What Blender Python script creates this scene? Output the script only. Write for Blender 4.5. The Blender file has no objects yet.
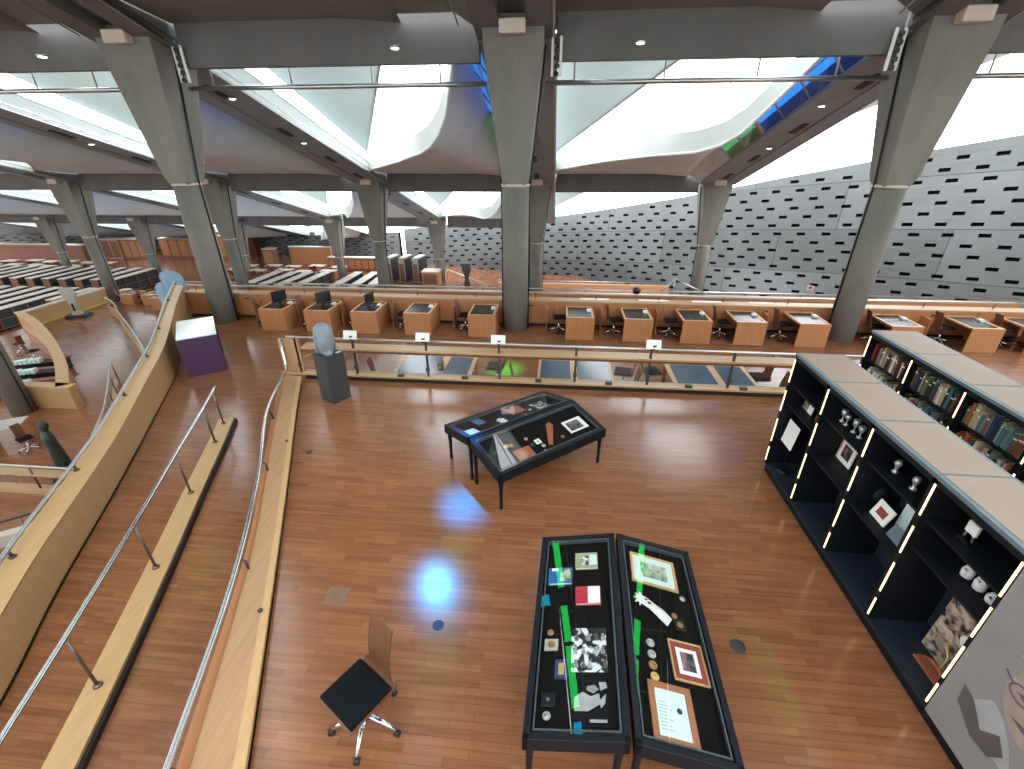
import bpy, bmesh, math, random
from math import sin, cos, pi, radians, sqrt, atan2
from mathutils import Vector, Matrix
random.seed(7)
sc = bpy.context.scene
COL = sc.collection
H = 4.15            # eye height above the display floor

# ------------------------------------------------------------------ materials
def lin(c):
    def f(v):
        v /= 255.0
        return v / 12.92 if v <= .04045 else ((v + .055) / 1.055) ** 2.4
    return (f(c[0]), f(c[1]), f(c[2]), 1.0)

def new_mat(name):
    m = bpy.data.materials.new(name); m.use_nodes = True
    nt = m.node_tree
    return m, nt, nt.nodes['Principled BSDF']

def ramp2(nt, fac, c1, c2, p1=.3, p2=.7):
    r = nt.nodes.new('ShaderNodeValToRGB')
    r.color_ramp.elements[0].position = p1; r.color_ramp.elements[0].color = c1
    r.color_ramp.elements[1].position = p2; r.color_ramp.elements[1].color = c2
    nt.links.new(fac, r.inputs[0]); return r

def coords(nt, scale=(1, 1, 1), rot=(0, 0, 0), kind='Object'):
    t = nt.nodes.new('ShaderNodeTexCoord'); mp = nt.nodes.new('ShaderNodeMapping')
    mp.inputs['Scale'].default_value = scale; mp.inputs['Rotation'].default_value = rot
    nt.links.new(t.outputs[kind], mp.inputs[0]); return mp.outputs[0]

def plain(name, c, rough=.5, metal=0, var=.12, scale=6, spec=.5):
    m, nt, b = new_mat(name)
    n = nt.nodes.new('ShaderNodeTexNoise'); n.inputs['Scale'].default_value = scale; n.inputs['Detail'].default_value = 4
    nt.links.new(coords(nt), n.inputs['Vector'])
    l = lin(c)
    a = tuple(v * (1 - var) for v in l[:3]) + (1,); d = tuple(min(1, v * (1 + var)) for v in l[:3]) + (1,)
    r = ramp2(nt, n.outputs[0], a, d)
    nt.links.new(r.outputs[0], b.inputs['Base Color'])
    b.inputs['Roughness'].default_value = rough; b.inputs['Metallic'].default_value = metal
    b.inputs['Specular IOR Level'].default_value = spec
    return m

def wood(name, c, axis='X', rough=.42, var=.16, grain=14, spec=.5):
    m, nt, b = new_mat(name)
    s = {'X': (.6, grain, grain), 'Y': (grain, .6, grain), 'Z': (grain, grain, .6)}[axis]
    n = nt.nodes.new('ShaderNodeTexNoise'); n.inputs['Scale'].default_value = 1.6; n.inputs['Detail'].default_value = 6
    n.inputs['Roughness'].default_value = .6
    nt.links.new(coords(nt, s), n.inputs['Vector'])
    l = lin(c)
    r = ramp2(nt, n.outputs[0], tuple(v * (1 - var) for v in l[:3]) + (1,), tuple(min(1, v * (1 + var)) for v in l[:3]) + (1,))
    nt.links.new(r.outputs[0], b.inputs['Base Color'])
    b.inputs['Roughness'].default_value = rough; b.inputs['Specular IOR Level'].default_value = spec
    return m

def emis(name, c, s):
    m = bpy.data.materials.new(name); m.use_nodes = True; nt = m.node_tree
    nt.nodes.remove(nt.nodes['Principled BSDF'])
    e = nt.nodes.new('ShaderNodeEmission'); e.inputs[0].default_value = lin(c); e.inputs[1].default_value = s
    nt.links.new(e.outputs[0], nt.nodes['Material Output'].inputs[0]); return m

def parquet():
    m, nt, b = new_mat('parquet')
    v = coords(nt)
    br = nt.nodes.new('ShaderNodeTexBrick'); br.offset = .37; br.squash = 1
    nt.links.new(v, br.inputs['Vector'])
    br.inputs['Scale'].default_value = 1; br.inputs['Brick Width'].default_value = .52; br.inputs['Row Height'].default_value = .066
    br.inputs['Mortar Size'].default_value = .0012; br.inputs['Bias'].default_value = 0
    br.inputs['Color1'].default_value = lin((144, 97, 67)); br.inputs['Color2'].default_value = lin((127, 82, 55)); br.inputs['Mortar'].default_value = lin((92, 58, 38))
    n = nt.nodes.new('ShaderNodeTexNoise'); n.inputs['Scale'].default_value = 1.4; n.inputs['Detail'].default_value = 5
    nt.links.new(coords(nt, (1.2, 20, 1)), n.inputs['Vector'])
    n2 = nt.nodes.new('ShaderNodeTexNoise'); n2.inputs['Scale'].default_value = .5; n2.inputs['Detail'].default_value = 2
    nt.links.new(v, n2.inputs['Vector'])
    mx = nt.nodes.new('ShaderNodeMix'); mx.data_type = 'RGBA'; mx.blend_type = 'MULTIPLY'; mx.inputs[0].default_value = .8
    r = ramp2(nt, n.outputs[0], (.72, .7, .68, 1), (1.1, 1.08, 1.05, 1), .3, .7)
    nt.links.new(br.outputs[0], mx.inputs[6]); nt.links.new(r.outputs[0], mx.inputs[7])
    mx2 = nt.nodes.new('ShaderNodeMix'); mx2.data_type = 'RGBA'; mx2.blend_type = 'MULTIPLY'; mx2.inputs[0].default_value = .6
    r2 = ramp2(nt, n2.outputs[0], (.82, .8, .8, 1), (1.08, 1.08, 1.08, 1), .35, .65)
    nt.links.new(mx.outputs[2], mx2.inputs[6]); nt.links.new(r2.outputs[0], mx2.inputs[7])
    nt.links.new(mx2.outputs[2], b.inputs['Base Color'])
    b.inputs['Roughness'].default_value = .19
    b.inputs['Specular IOR Level'].default_value = .6
    return m

def concrete(name, c, var=.16, streak=True, rough=.75):
    m, nt, b = new_mat(name)
    n = nt.nodes.new('ShaderNodeTexNoise'); n.inputs['Scale'].default_value = .9; n.inputs['Detail'].default_value = 8; n.inputs['Roughness'].default_value = .62
    nt.links.new(coords(nt, (1, 1, .45) if streak else (1, 1, 1)), n.inputs['Vector'])
    l = lin(c)
    r = ramp2(nt, n.outputs[0], tuple(v * (1 - var) for v in l[:3]) + (1,), tuple(min(1, v * (1 + var)) for v in l[:3]) + (1,), .32, .68)
    nt.links.new(r.outputs[0], b.inputs['Base Color']); b.inputs['Roughness'].default_value = rough
    b.inputs['Specular IOR Level'].default_value = .3
    return m

def glass_mat(name, tint=(1, 1, 1, 1), gloss=1.0, rough=.0, ior=1.45):
    m = bpy.data.materials.new(name); m.use_nodes = True; nt = m.node_tree
    nt.nodes.remove(nt.nodes['Principled BSDF'])
    t = nt.nodes.new('ShaderNodeBsdfTransparent'); t.inputs[0].default_value = tint
    g = nt.nodes.new('ShaderNodeBsdfGlossy'); g.inputs['Roughness'].default_value = rough; g.inputs[0].default_value = (gloss, gloss, gloss, 1)
    f = nt.nodes.new('ShaderNodeFresnel')
    ge = nt.nodes.new('ShaderNodeNewGeometry'); io = nt.nodes.new('ShaderNodeMix'); io.inputs[2].default_value = ior; io.inputs[3].default_value = 1 / ior
    nt.links.new(ge.outputs['Backfacing'], io.inputs[0]); nt.links.new(io.outputs[0], f.inputs[0])
    x = nt.nodes.new('ShaderNodeMixShader')
    nt.links.new(f.outputs[0], x.inputs[0]); nt.links.new(t.outputs[0], x.inputs[1]); nt.links.new(g.outputs[0], x.inputs[2])
    nt.links.new(x.outputs[0], nt.nodes['Material Output'].inputs[0]); return m

def panel_wall():
    """grey stone wall panels; seams follow the panel grid stored in the UV map"""
    m, nt, b = new_mat('stone_panels')
    uv = nt.nodes.new('ShaderNodeTexCoord'); sp = nt.nodes.new('ShaderNodeSeparateXYZ'); nt.links.new(uv.outputs['UV'], sp.inputs[0])
    def math_(op, a, bb=None):
        n = nt.nodes.new('ShaderNodeMath'); n.operation = op
        for i, q in enumerate((a, bb)):
            if q is None: continue
            if isinstance(q, (int, float)): n.inputs[i].default_value = q
            else: nt.links.new(q, n.inputs[i])
        return n.outputs[0]
    v5 = math_('DIVIDE', sp.outputs[1], 5.0); fv = math_('FRACT', v5); rowi = math_('FLOOR', v5)
    u4 = math_('DIVIDE', sp.outputs[0], 6.0); sh = math_('MULTIPLY', rowi, .37); uu = math_('ADD', u4, sh); fu = math_('FRACT', uu)
    l1 = math_('LESS_THAN', fv, .016); l2 = math_('LESS_THAN', fu, .006); ln = math_('MAXIMUM', l1, l2)
    cb = nt.nodes.new('ShaderNodeCombineXYZ'); nt.links.new(math_('FLOOR', uu), cb.inputs[0]); nt.links.new(rowi, cb.inputs[1])
    wn = nt.nodes.new('ShaderNodeTexWhiteNoise'); nt.links.new(cb.outputs[0], wn.inputs['Vector'])
    r = ramp2(nt, wn.outputs[0], lin((92, 96, 96)), lin((110, 114, 115)), 0, 1)
    n = nt.nodes.new('ShaderNodeTexNoise'); n.inputs['Scale'].default_value = .5; n.inputs['Detail'].default_value = 6; nt.links.new(uv.outputs['Object'], n.inputs['Vector'])
    mx = nt.nodes.new('ShaderNodeMix'); mx.data_type = 'RGBA'; mx.blend_type = 'MULTIPLY'; mx.inputs[0].default_value = .6
    r2 = ramp2(nt, n.outputs[0], (.8, .8, .8, 1), (1.1, 1.1, 1.1, 1)); nt.links.new(r.outputs[0], mx.inputs[6]); nt.links.new(r2.outputs[0], mx.inputs[7])
    m2 = nt.nodes.new('ShaderNodeMix'); m2.data_type = 'RGBA'; nt.links.new(ln, m2.inputs[0]); nt.links.new(mx.outputs[2], m2.inputs[6]); m2.inputs[7].default_value = lin((62, 66, 66))
    nt.links.new(m2.outputs[2], b.inputs['Base Color']); b.inputs['Roughness'].default_value = .6
    return m

def bw_print(name, scale, seed, dark=(14, 15, 18), light=(205, 208, 210), thr=(.48, .56)):
    m, nt, b = new_mat(name)
    n = nt.nodes.new('ShaderNodeTexNoise'); n.noise_dimensions = '4D'; n.inputs['W'].default_value = seed; n.inputs['Scale'].default_value = scale; n.inputs['Detail'].default_value = 3; n.inputs['Distortion'].default_value = .8
    nt.links.new(coords(nt), n.inputs['Vector'])
    r = ramp2(nt, n.outputs[0], lin(dark), lin(light), *thr)
    nt.links.new(r.outputs[0], b.inputs['Base Color']); b.inputs['Roughness'].default_value = .5
    return m

M = {}
M['parquet'] = parquet()
M['concrete'] = concrete('column_concrete', (118, 115, 107), .2)
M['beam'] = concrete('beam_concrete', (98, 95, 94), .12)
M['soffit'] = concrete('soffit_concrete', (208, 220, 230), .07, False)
M['white'] = plain('white_lining', (226, 234, 232), .6, var=.04, scale=1.2)
def translucent(name, c, t):
    m, nt, b = new_mat(name)
    b.inputs['Base Color'].default_value = lin(c); b.inputs['Roughness'].default_value = .7
    tr = nt.nodes.new('ShaderNodeBsdfTranslucent'); tr.inputs[0].default_value = lin(c)
    x = nt.nodes.new('ShaderNodeMixShader'); x.inputs[0].default_value = t
    nt.links.new(b.outputs[0], x.inputs[1]); nt.links.new(tr.outputs[0], x.inputs[2]); nt.links.new(x.outputs[0], nt.nodes['Material Output'].inputs[0]); return m
M['lid'] = translucent('lid_panel', (196, 214, 211), .07)
M['shadedsoffit'] = concrete('soffit_shaded', (112, 108, 104), .12, False)  # same soffit with the near bay's shade put into the colour
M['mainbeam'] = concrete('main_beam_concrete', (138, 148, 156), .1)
M['plate'] = concrete('bearing_block', (190, 176, 160), .06, False)
M['wall'] = panel_wall()
M['niche'] = plain('niche_black', (30, 34, 38), 1.0, spec=0)
M['oak'] = wood('oak_light', (168, 132, 92), 'Z', .45, .08)
M['oakx'] = wood('oak_plank', (170, 136, 98), 'X', .4)
M['oaky'] = wood('oak_plank_long', (160, 124, 90), 'Y', .4, .12)
M['oakedge'] = wood('oak_edge', (178, 144, 100), 'Y', .4, .08)
M['oakorange'] = wood('oak_orange', (150, 98, 60), 'Y', .4, .1)
M['beech'] = wood('beech_orange', (172, 116, 76), 'Z', .45, .08)
M['beechtop'] = wood('beech_edge', (204, 158, 112), 'X', .4)
M['walnut'] = wood('walnut_ply', (98, 62, 42), 'Z', .4, .2)
M['redwood'] = wood('red_wood', (124, 80, 60), 'Z', .5)
M['palewood'] = wood('pale_wood', (186, 178, 166), 'Y', .45, .06)
M['black'] = plain('black_recess', (16, 16, 17), .6)
M['blackpad'] = plain('black_pad', (11, 13, 17), .8, var=.05, spec=.12)
M['case'] = wood('black_painted_wood', (17, 20, 26), 'Y', .5, .12, spec=.2)
M['rim'] = plain('dark_rim', (62, 70, 76), .4)
M['felt'] = plain('black_felt', (12, 12, 13), .95, spec=.1)
M['chrome'] = plain('chrome', (205, 208, 212), .18, 1, .02)
M['steel'] = plain('brushed_steel', (190, 192, 192), .32, 1, .04)
M['post'] = plain('dark_steel', (112, 98, 88), .4, .7, .08)
M['bracket'] = plain('bracket_grey', (70, 72, 70), .5, .5)
M['glass'] = glass_mat('clear_glass', (.97, .98, .98, 1), ior=1.7)
M['skyglass'] = glass_mat('roof_glass', (.96, .98, .99, 1))
M['blueglass'] = glass_mat('blue_glass', (.006, .055, .19, 1))
M['greenglass'] = glass_mat('green_glass', (.004, .07, .025, 1))
M['lightblueglass'] = glass_mat('light_blue_glass', (.0, .6, 1.0, 1))  # same slot glass, tints brightened to stand in for sun behind it
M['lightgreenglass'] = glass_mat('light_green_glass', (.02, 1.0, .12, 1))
M['purple'] = plain('purple_board', (64, 40, 74), .55, var=.05)
M['whitetop'] = plain('white_gloss', (216, 224, 222), .12, var=.03, scale=2)
M['anthracite'] = plain('anthracite_board', (50, 51, 51), .55, var=.05)
M['stone'] = plain('grey_stone', (122, 132, 142), .8, var=.12, scale=14)
M['bluestone'] = plain('blue_grey_stone', (128, 156, 178), .8, var=.1, scale=2)
M['bluebase'] = plain('blue_plinth', (60, 92, 150), .6)
M['greystone'] = plain('pale_granite', (164, 160, 150), .85, var=.14, scale=10)
M['bronze'] = plain('dark_bronze', (48, 54, 50), .5, .3, .2, 8)
M['blotter'] = plain('dark_blotter', (34, 38, 40), .22, var=.05)
M['bluetop'] = plain('blue_leather_top', (62, 92, 112), .16, var=.05, scale=2)
M['socket'] = plain('white_plastic', (222, 222, 218), .5, var=.02)
M['plastic'] = plain('black_plastic', (17, 18, 21), .35)
M['shelfblue'] = plain('navy_board', (24, 34, 44), .5, var=.08)
M['shelftop'] = plain('beige_top', (140, 122, 106), .5, var=.06, scale=2.2)
M['topedge'] = plain('slate_edge', (92, 108, 116), .4, var=.05)
M['paper'] = plain('paper', (226, 224, 214), .8, var=.03)
M['papergreen'] = plain('pale_certificate', (196, 214, 210), .8, var=.03)
M['ink'] = plain('ink', (40, 44, 48), .8)
M['led'] = emis('warm_led', (255, 214, 150), 4.5)
M['lamp'] = emis('lamp_lens', (255, 236, 205), 14.0)
M['shelfdark'] = plain('dark_bookrow', (38, 46, 52), .7, var=.3, scale=9)
M['red'] = plain('red_cover', (170, 40, 60), .5)
M['green'] = plain('olive_cover', (150, 158, 120), .6)
M['blue'] = plain('blue_cover', (30, 92, 150), .5)
M['navy'] = plain('navy_box', (28, 52, 92), .6)
M['silver'] = plain('silver_metal', (176, 178, 176), .35, .6, .15, 60)
M['bronzecoin'] = plain('bronze_metal', (164, 122, 84), .4, .5, .15, 60)
M['gold'] = plain('gold_metal', (206, 172, 108), .4, .5, .15, 60)
M['goldframe'] = plain('gold_frame', (196, 160, 106), .45, .2, .1, 20)
M['redmat'] = plain('dark_red_mount', (132, 56, 48), .7)
M['brownboard'] = wood('brown_board', (150, 96, 62), 'X', .5, .1)
M['brown'] = plain('brown_leather', (150, 84, 54), .6)
M['cloth'] = plain('white_cloth', (214, 208, 206), .9, var=.06, scale=30)
M['print1'] = bw_print('group_print', 14, 1.0)
M['print2'] = bw_print('pair_print', 7, 4.2)
M['print3'] = bw_print('landscape_print', 9, 2.2, (34, 70, 58), (196, 206, 180), (.35, .7))
M['print4'] = bw_print('portrait_print', 10, 5.2, (26, 24, 34), (160, 130, 140), (.4, .75))
M['print5'] = bw_print('collage_print', 12, 6.6, (40, 30, 26), (190, 170, 150), (.4, .6))
M['mural'] = plain('grey_mural', (128, 125, 124), .6, var=.08, scale=2)
M['skin'] = plain('printed_skin', (150, 130, 122), .6, var=.1, scale=9)
M['darkprint'] = plain('printed_dark', (84, 78, 77), .6)
M['whiteprint'] = plain('printed_white', (150, 151, 151), .6)
M['yellow'] = plain('yellow_strip', (214, 196, 60), .6)
M['floorgrey'] = plain('grey_plate', (112, 84, 66), .5)
M['disc'] = plain('dark_disc', (42, 40, 44), .5)

# ------------------------------------------------------------------ mesh building
class MB:
    def __init__(s): s.v = []; s.f = []; s.m = []; s.smooth = []
    def face(s, pts, mi=0, sm=False):
        b = len(s.v); s.v += [tuple(p) for p in pts]; s.f.append(tuple(range(b, b + len(pts)))); s.m.append(mi); s.smooth.append(sm)
    def add(s, vs, fs, mi=0, sm=False):
        b = len(s.v); s.v += [tuple(p) for p in vs]
        for f in fs: s.f.append(tuple(b + i for i in f)); s.m.append(mi); s.smooth.append(sm)
    def box(s, x0, x1, y0, y1, z0, z1, mi=0, mat=None):
        vs = [(x, y, z) for z in (z0, z1) for x, y in ((x0, y0), (x1, y0), (x1, y1), (x0, y1))]
        if mat is not None: vs = [mat @ Vector(p) for p in vs]
        s.add(vs, [(3, 2, 1, 0), (4, 5, 6, 7), (0, 1, 5, 4), (1, 2, 6, 5), (2, 3, 7, 6), (3, 0, 4, 7)], mi); return s
    def prism(s, poly, z0, z1, mi=0):
        n = len(poly)
        za = z0 if isinstance(z0, (list, tuple)) else [z0] * n; zb = z1 if isinstance(z1, (list, tuple)) else [z1] * n
        s.add([(p[0], p[1], za[i]) for i, p in enumerate(poly)] + [(p[0], p[1], zb[i]) for i, p in enumerate(poly)],
              [tuple(range(n - 1, -1, -1)), tuple(range(n, 2 * n))] + [(i, (i + 1) % n, n + (i + 1) % n, n + i) for i in range(n)], mi); return s
    def tube(s, pts, r, n=10, mi=0, cap=True):
        pts = [Vector(p) for p in pts]; rr = r if isinstance(r, (list, tuple)) else [r] * len(pts)
        vs = []; up0 = None
        for i, p in enumerate(pts):
            d = (pts[min(i + 1, len(pts) - 1)] - pts[max(i - 1, 0)]).normalized()
            if up0 is None:
                up0 = Vector((0, 0, 1)) if abs(d.z) < .9 else Vector((1, 0, 0))
            a = d.cross(up0).normalized(); b = a.cross(d).normalized()
            up0 = b
            for k in range(n): vs.append(p + (a * cos(2 * pi * k / n) + b * sin(2 * pi * k / n)) * rr[i])
        fs = [(i * n + k, i * n + (k + 1) % n, (i + 1) * n + (k + 1) % n, (i + 1) * n + k) for i in range(len(pts) - 1) for k in range(n)]
        s.add(vs, fs, mi, True)
        if cap:
            b = len(s.v) - len(vs)
            s.f.append(tuple(b + k for k in range(n))); s.m.append(mi); s.smooth.append(False)
            s.f.append(tuple(b + len(vs) - n + k for k in range(n - 1, -1, -1))); s.m.append(mi); s.smooth.append(False)
        return s
    def lathe(s, prof, c=(0, 0, 0), n=20, mi=0):
        vs = [(c[0] + r * cos(2 * pi * k / n), c[1] + r * sin(2 * pi * k / n), c[2] + z) for r, z in prof for k in range(n)]
        fs = [(i * n + k, i * n + (k + 1) % n, (i + 1) * n + (k + 1) % n, (i + 1) * n + k) for i in range(len(prof) - 1) for k in range(n)]
        s.add(vs, fs, mi, True)
        b = len(s.v) - len(vs)
        s.f.append(tuple(b + k for k in range(n - 1, -1, -1))); s.m.append(mi); s.smooth.append(False)
        s.f.append(tuple(b + len(vs) - n + k for k in range(n))); s.m.append(mi); s.smooth.append(False)
        return s
    def loft(s, rings, mi=0, sm=True, cap=True):
        n = len(rings[0]); vs = [p for r in rings for p in r]
        fs = [(i * n + k, i * n + (k + 1) % n, (i + 1) * n + (k + 1) % n, (i + 1) * n + k) for i in range(len(rings) - 1) for k in range(n)]
        s.add(vs, fs, mi, sm)
        if cap:
            b = len(s.v) - len(vs)
            s.f.append(tuple(b + k for k in range(n - 1, -1, -1))); s.m.append(mi); s.smooth.append(sm)
            s.f.append(tuple(b + len(vs) - n + k for k in range(n))); s.m.append(mi); s.smooth.append(sm)
        return s
    def grid(s, rows, mi=0, sm=True):
        w = len(rows[0]); vs = [p for r in rows for p in r]
        s.add(vs, [(i * w + k, i * w + k + 1, (i + 1) * w + k + 1, (i + 1) * w + k) for i in range(len(rows) - 1) for k in range(w - 1)], mi, sm); return s
    def build(s, name, mats, parent=None, bevel=0, world=True, weld=False):
        if not isinstance(mats, (list, tuple)): mats = [mats]
        off = Vector((0, 0, 0))
        if parent is not None and world:
            p = parent
            while p is not None: off = off + p.location; p = p.parent
        me = bpy.data.meshes.new(name)
        me.from_pydata([tuple(Vector(p) - off) for p in s.v], [], s.f)
        for m in mats: me.materials.append(M[m] if isinstance(m, str) else m)
        me.polygons.foreach_set('material_index', s.m); me.polygons.foreach_set('use_smooth', s.smooth)
        bm = bmesh.new(); bm.from_mesh(me)
        if weld: bmesh.ops.remove_doubles(bm, verts=bm.verts, dist=1e-4)
        bmesh.ops.recalc_face_normals(bm, faces=bm.faces); bm.to_mesh(me); bm.free()
        me.update()
        o = bpy.data.objects.new(name, me); COL.objects.link(o)
        if parent is not None: o.parent = parent
        if bevel:
            b = o.modifiers.new('Bevel', 'BEVEL'); b.width = bevel; b.segments = 2; b.limit_method = 'ANGLE'
        return o

LABELS = {}
def tag(o, label, cat, group=None):
    o['label'] = label; o['category'] = cat
    if group: o['group'] = group
    LABELS.setdefault(label, []).append(o.name)
    return o
def thing(name, label, cat, loc=(0, 0, 0), rz=0, group=None):
    o = bpy.data.objects.new(name, None); COL.objects.link(o); o.empty_display_size = .1
    o.location = loc; o.rotation_euler = (0, 0, rz)
    return tag(o, label, cat, group)
def struct(o, label=None):
    o['kind'] = 'structure'
    if label: o['label'] = label
    return o
def kids(o): return [c for c in COL.objects if c.parent == o]
def dup(root, loc=None, rz=None, label=None, group=None):
    r = root.copy(); COL.objects.link(r)
    if loc is not None: r.location = loc
    if rz is not None: r.rotation_euler = (0, 0, rz)
    if label: r['label'] = label; LABELS.setdefault(label, []).append(r.name)
    if group: r['group'] = group
    for ch in list(root.children):
        c = ch.copy(); COL.objects.link(c); c.parent = r
        for g in list(ch.children):
            d = g.copy(); COL.objects.link(d); d.parent = c
    return r
def catmull(pts, n=8):
    pts = [Vector((p[0], p[1], p[2] if len(p) > 2 else 0)) for p in pts]; out = []
    for i in range(len(pts) - 1):
        p0 = pts[max(i - 1, 0)]; p1 = pts[i]; p2 = pts[i + 1]; p3 = pts[min(i + 2, len(pts) - 1)]
        for k in range(n):
            t = k / n
            out.append(.5 * ((2 * p1) + (p2 - p0) * t + (2 * p0 - 5 * p1 + 4 * p2 - p3) * t * t + (3 * p1 - p0 - 3 * p2 + p3) * t ** 3))
    out.append(pts[-1]); return out
def offset2(pts, d):
    """offset a plan polyline to its left by d"""
    out = []
    for i, p in enumerate(pts):
        t = (Vector(pts[min(i + 1, len(pts) - 1)]) - Vector(pts[max(i - 1, 0)])); t.z = 0; t.normalize()
        out.append(Vector((p[0] - t.y * d, p[1] + t.x * d, p[2] if len(p) > 2 else 0)))
    return out
def ribbon(mb, a, b, z0a, z1a, mi=0):
    """wall between plan polylines a and b from z0 to z1 (lists or numbers)"""
    n = len(a)
    Z0 = z0a if isinstance(z0a, (list, tuple)) else [z0a] * n; Z1 = z1a if isinstance(z1a, (list, tuple)) else [z1a] * n
    rings = [[(a[i][0], a[i][1], Z0[i]), (b[i][0], b[i][1], Z0[i]), (b[i][0], b[i][1], Z1[i]), (a[i][0], a[i][1], Z1[i])] for i in range(n)]
    mb.loft(rings, mi, False); return mb

# ================================================================== CAMERA, WORLD, VIEW
cam = bpy.data.cameras.new('camera'); co = bpy.data.objects.new('camera', cam); COL.objects.link(co)
cam.sensor_width = 36; cam.lens = 459 / 1024 * 36; cam.clip_end = 400; cam.clip_start = .05
p, y, r = radians(27.0), radians(5.46), radians(-.2)
f0 = Vector((-sin(y), cos(y), 0)); r0 = Vector((cos(y), sin(y), 0)); u0 = Vector((0, 0, 1))
fw = f0 * cos(p) - u0 * sin(p); up = u0 * cos(p) + f0 * sin(p)
rr = r0 * cos(r) + up * sin(r); uu = up * cos(r) - r0 * sin(r)
mw = Matrix((rr, uu, -fw)).transposed().to_4x4(); mw.translation = (0, 0, H)
co.matrix_world = mw; sc.camera = co
w = bpy.data.worlds.new('world'); sc.world = w; w.use_nodes = True
bg = w.node_tree.nodes['Background']; bg.inputs[0].default_value = (.93, .97, 1.0, 1); bg.inputs[1].default_value = 5.0
w.cycles.sampling_method = 'MANUAL' if hasattr(w.cycles, 'sampling_method') else None
w.cycles.sample_map_resolution = 64
vs = sc.view_settings; vs.view_transform = 'Standard'; vs.look = 'None'; vs.gamma = 1; vs.use_curve_mapping = False; vs.exposure = 0.3
sc.cycles.use_denoising = True
sc.cycles.max_bounces = 10; sc.cycles.diffuse_bounces = 5; sc.cycles.glossy_bounces = 4; sc.cycles.transparent_max_bounces = 12
sc.cycles.sample_clamp_indirect = 8

# ================================================================== THE HALL: floors
XC, Y1, DX, DY, DZ = -1.18, 13.6, 9.6, 14.4, 4.02        # column grid
ZB = 2.3 + H                                               # underside of the main beams at row one
D = -.83                                                   # desk terrace level
LOW = -4.85; DEEP = -6.86; MID = -2.84
PAR = catmull([(-4.6, -.5), (-4.95, 1.0), (-5.39, 2.14), (-6.14, 3.47), (-7.14, 5.45), (-8.53, 8.05), (-9.4, 9.6), (-11.0, 12.0), (-12.4, 14.1)], 6)
STRIP_R = catmull([(-1.35, -1.0), (-1.62, .3), (-2.13, 1.53), (-2.97, 3.40), (-3.75, 5.1), (-4.45, 6.60), (-5.03, 7.9)], 6)
STRIP_L = catmull([(-2.0, -1.0), (-2.22, .3), (-2.65, 1.49), (-3.40, 3.51), (-4.2, 5.2), (-4.94, 6.75), (-5.5, 7.95)], 6)
mb = MB(); poly = [(q.x, q.y) for q in STRIP_R] + [(-5.03, 8.05), (7.2, 8.05), (7.2, -6), (-1.0, -6)]
mb.prism(poly[::-1], D - .2, 0)
struct(mb.build('floor_display', 'parquet'), 'parquet floor of the raised display platform')
mb = MB(); poly = [(q.x, q.y) for q in PAR] + [(20.5, 14.1), (20.5, -6), (-4.6, -6)]
mb.prism(poly[::-1], D - .4, D)
struct(mb.build('floor_desks', 'parquet'), 'parquet floor of the desk terrace and passage')
mb = MB(); mb.box(-13.6, 22, 14.1, 21.3, MID - .3, MID)
struct(mb.build('floor_middle', 'parquet'))
mb = MB(); mb.box(-30.3, 21, -8, 28.4, LOW - .4, LOW)
struct(mb.build('floor_low', 'parquet'), 'parquet floor of the lower reading terrace')
mb = MB(); mb.box(-82, 18, 28.4, 56, DEEP - .4, DEEP)
struct(mb.build('floor_far', 'parquet'), 'parquet floor of the far reading terrace')
mb = MB(); mb.box(-82, -30.3, -8, 28.4, DEEP - .4, DEEP)
struct(mb.build('floor_side', 'parquet'))

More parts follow.
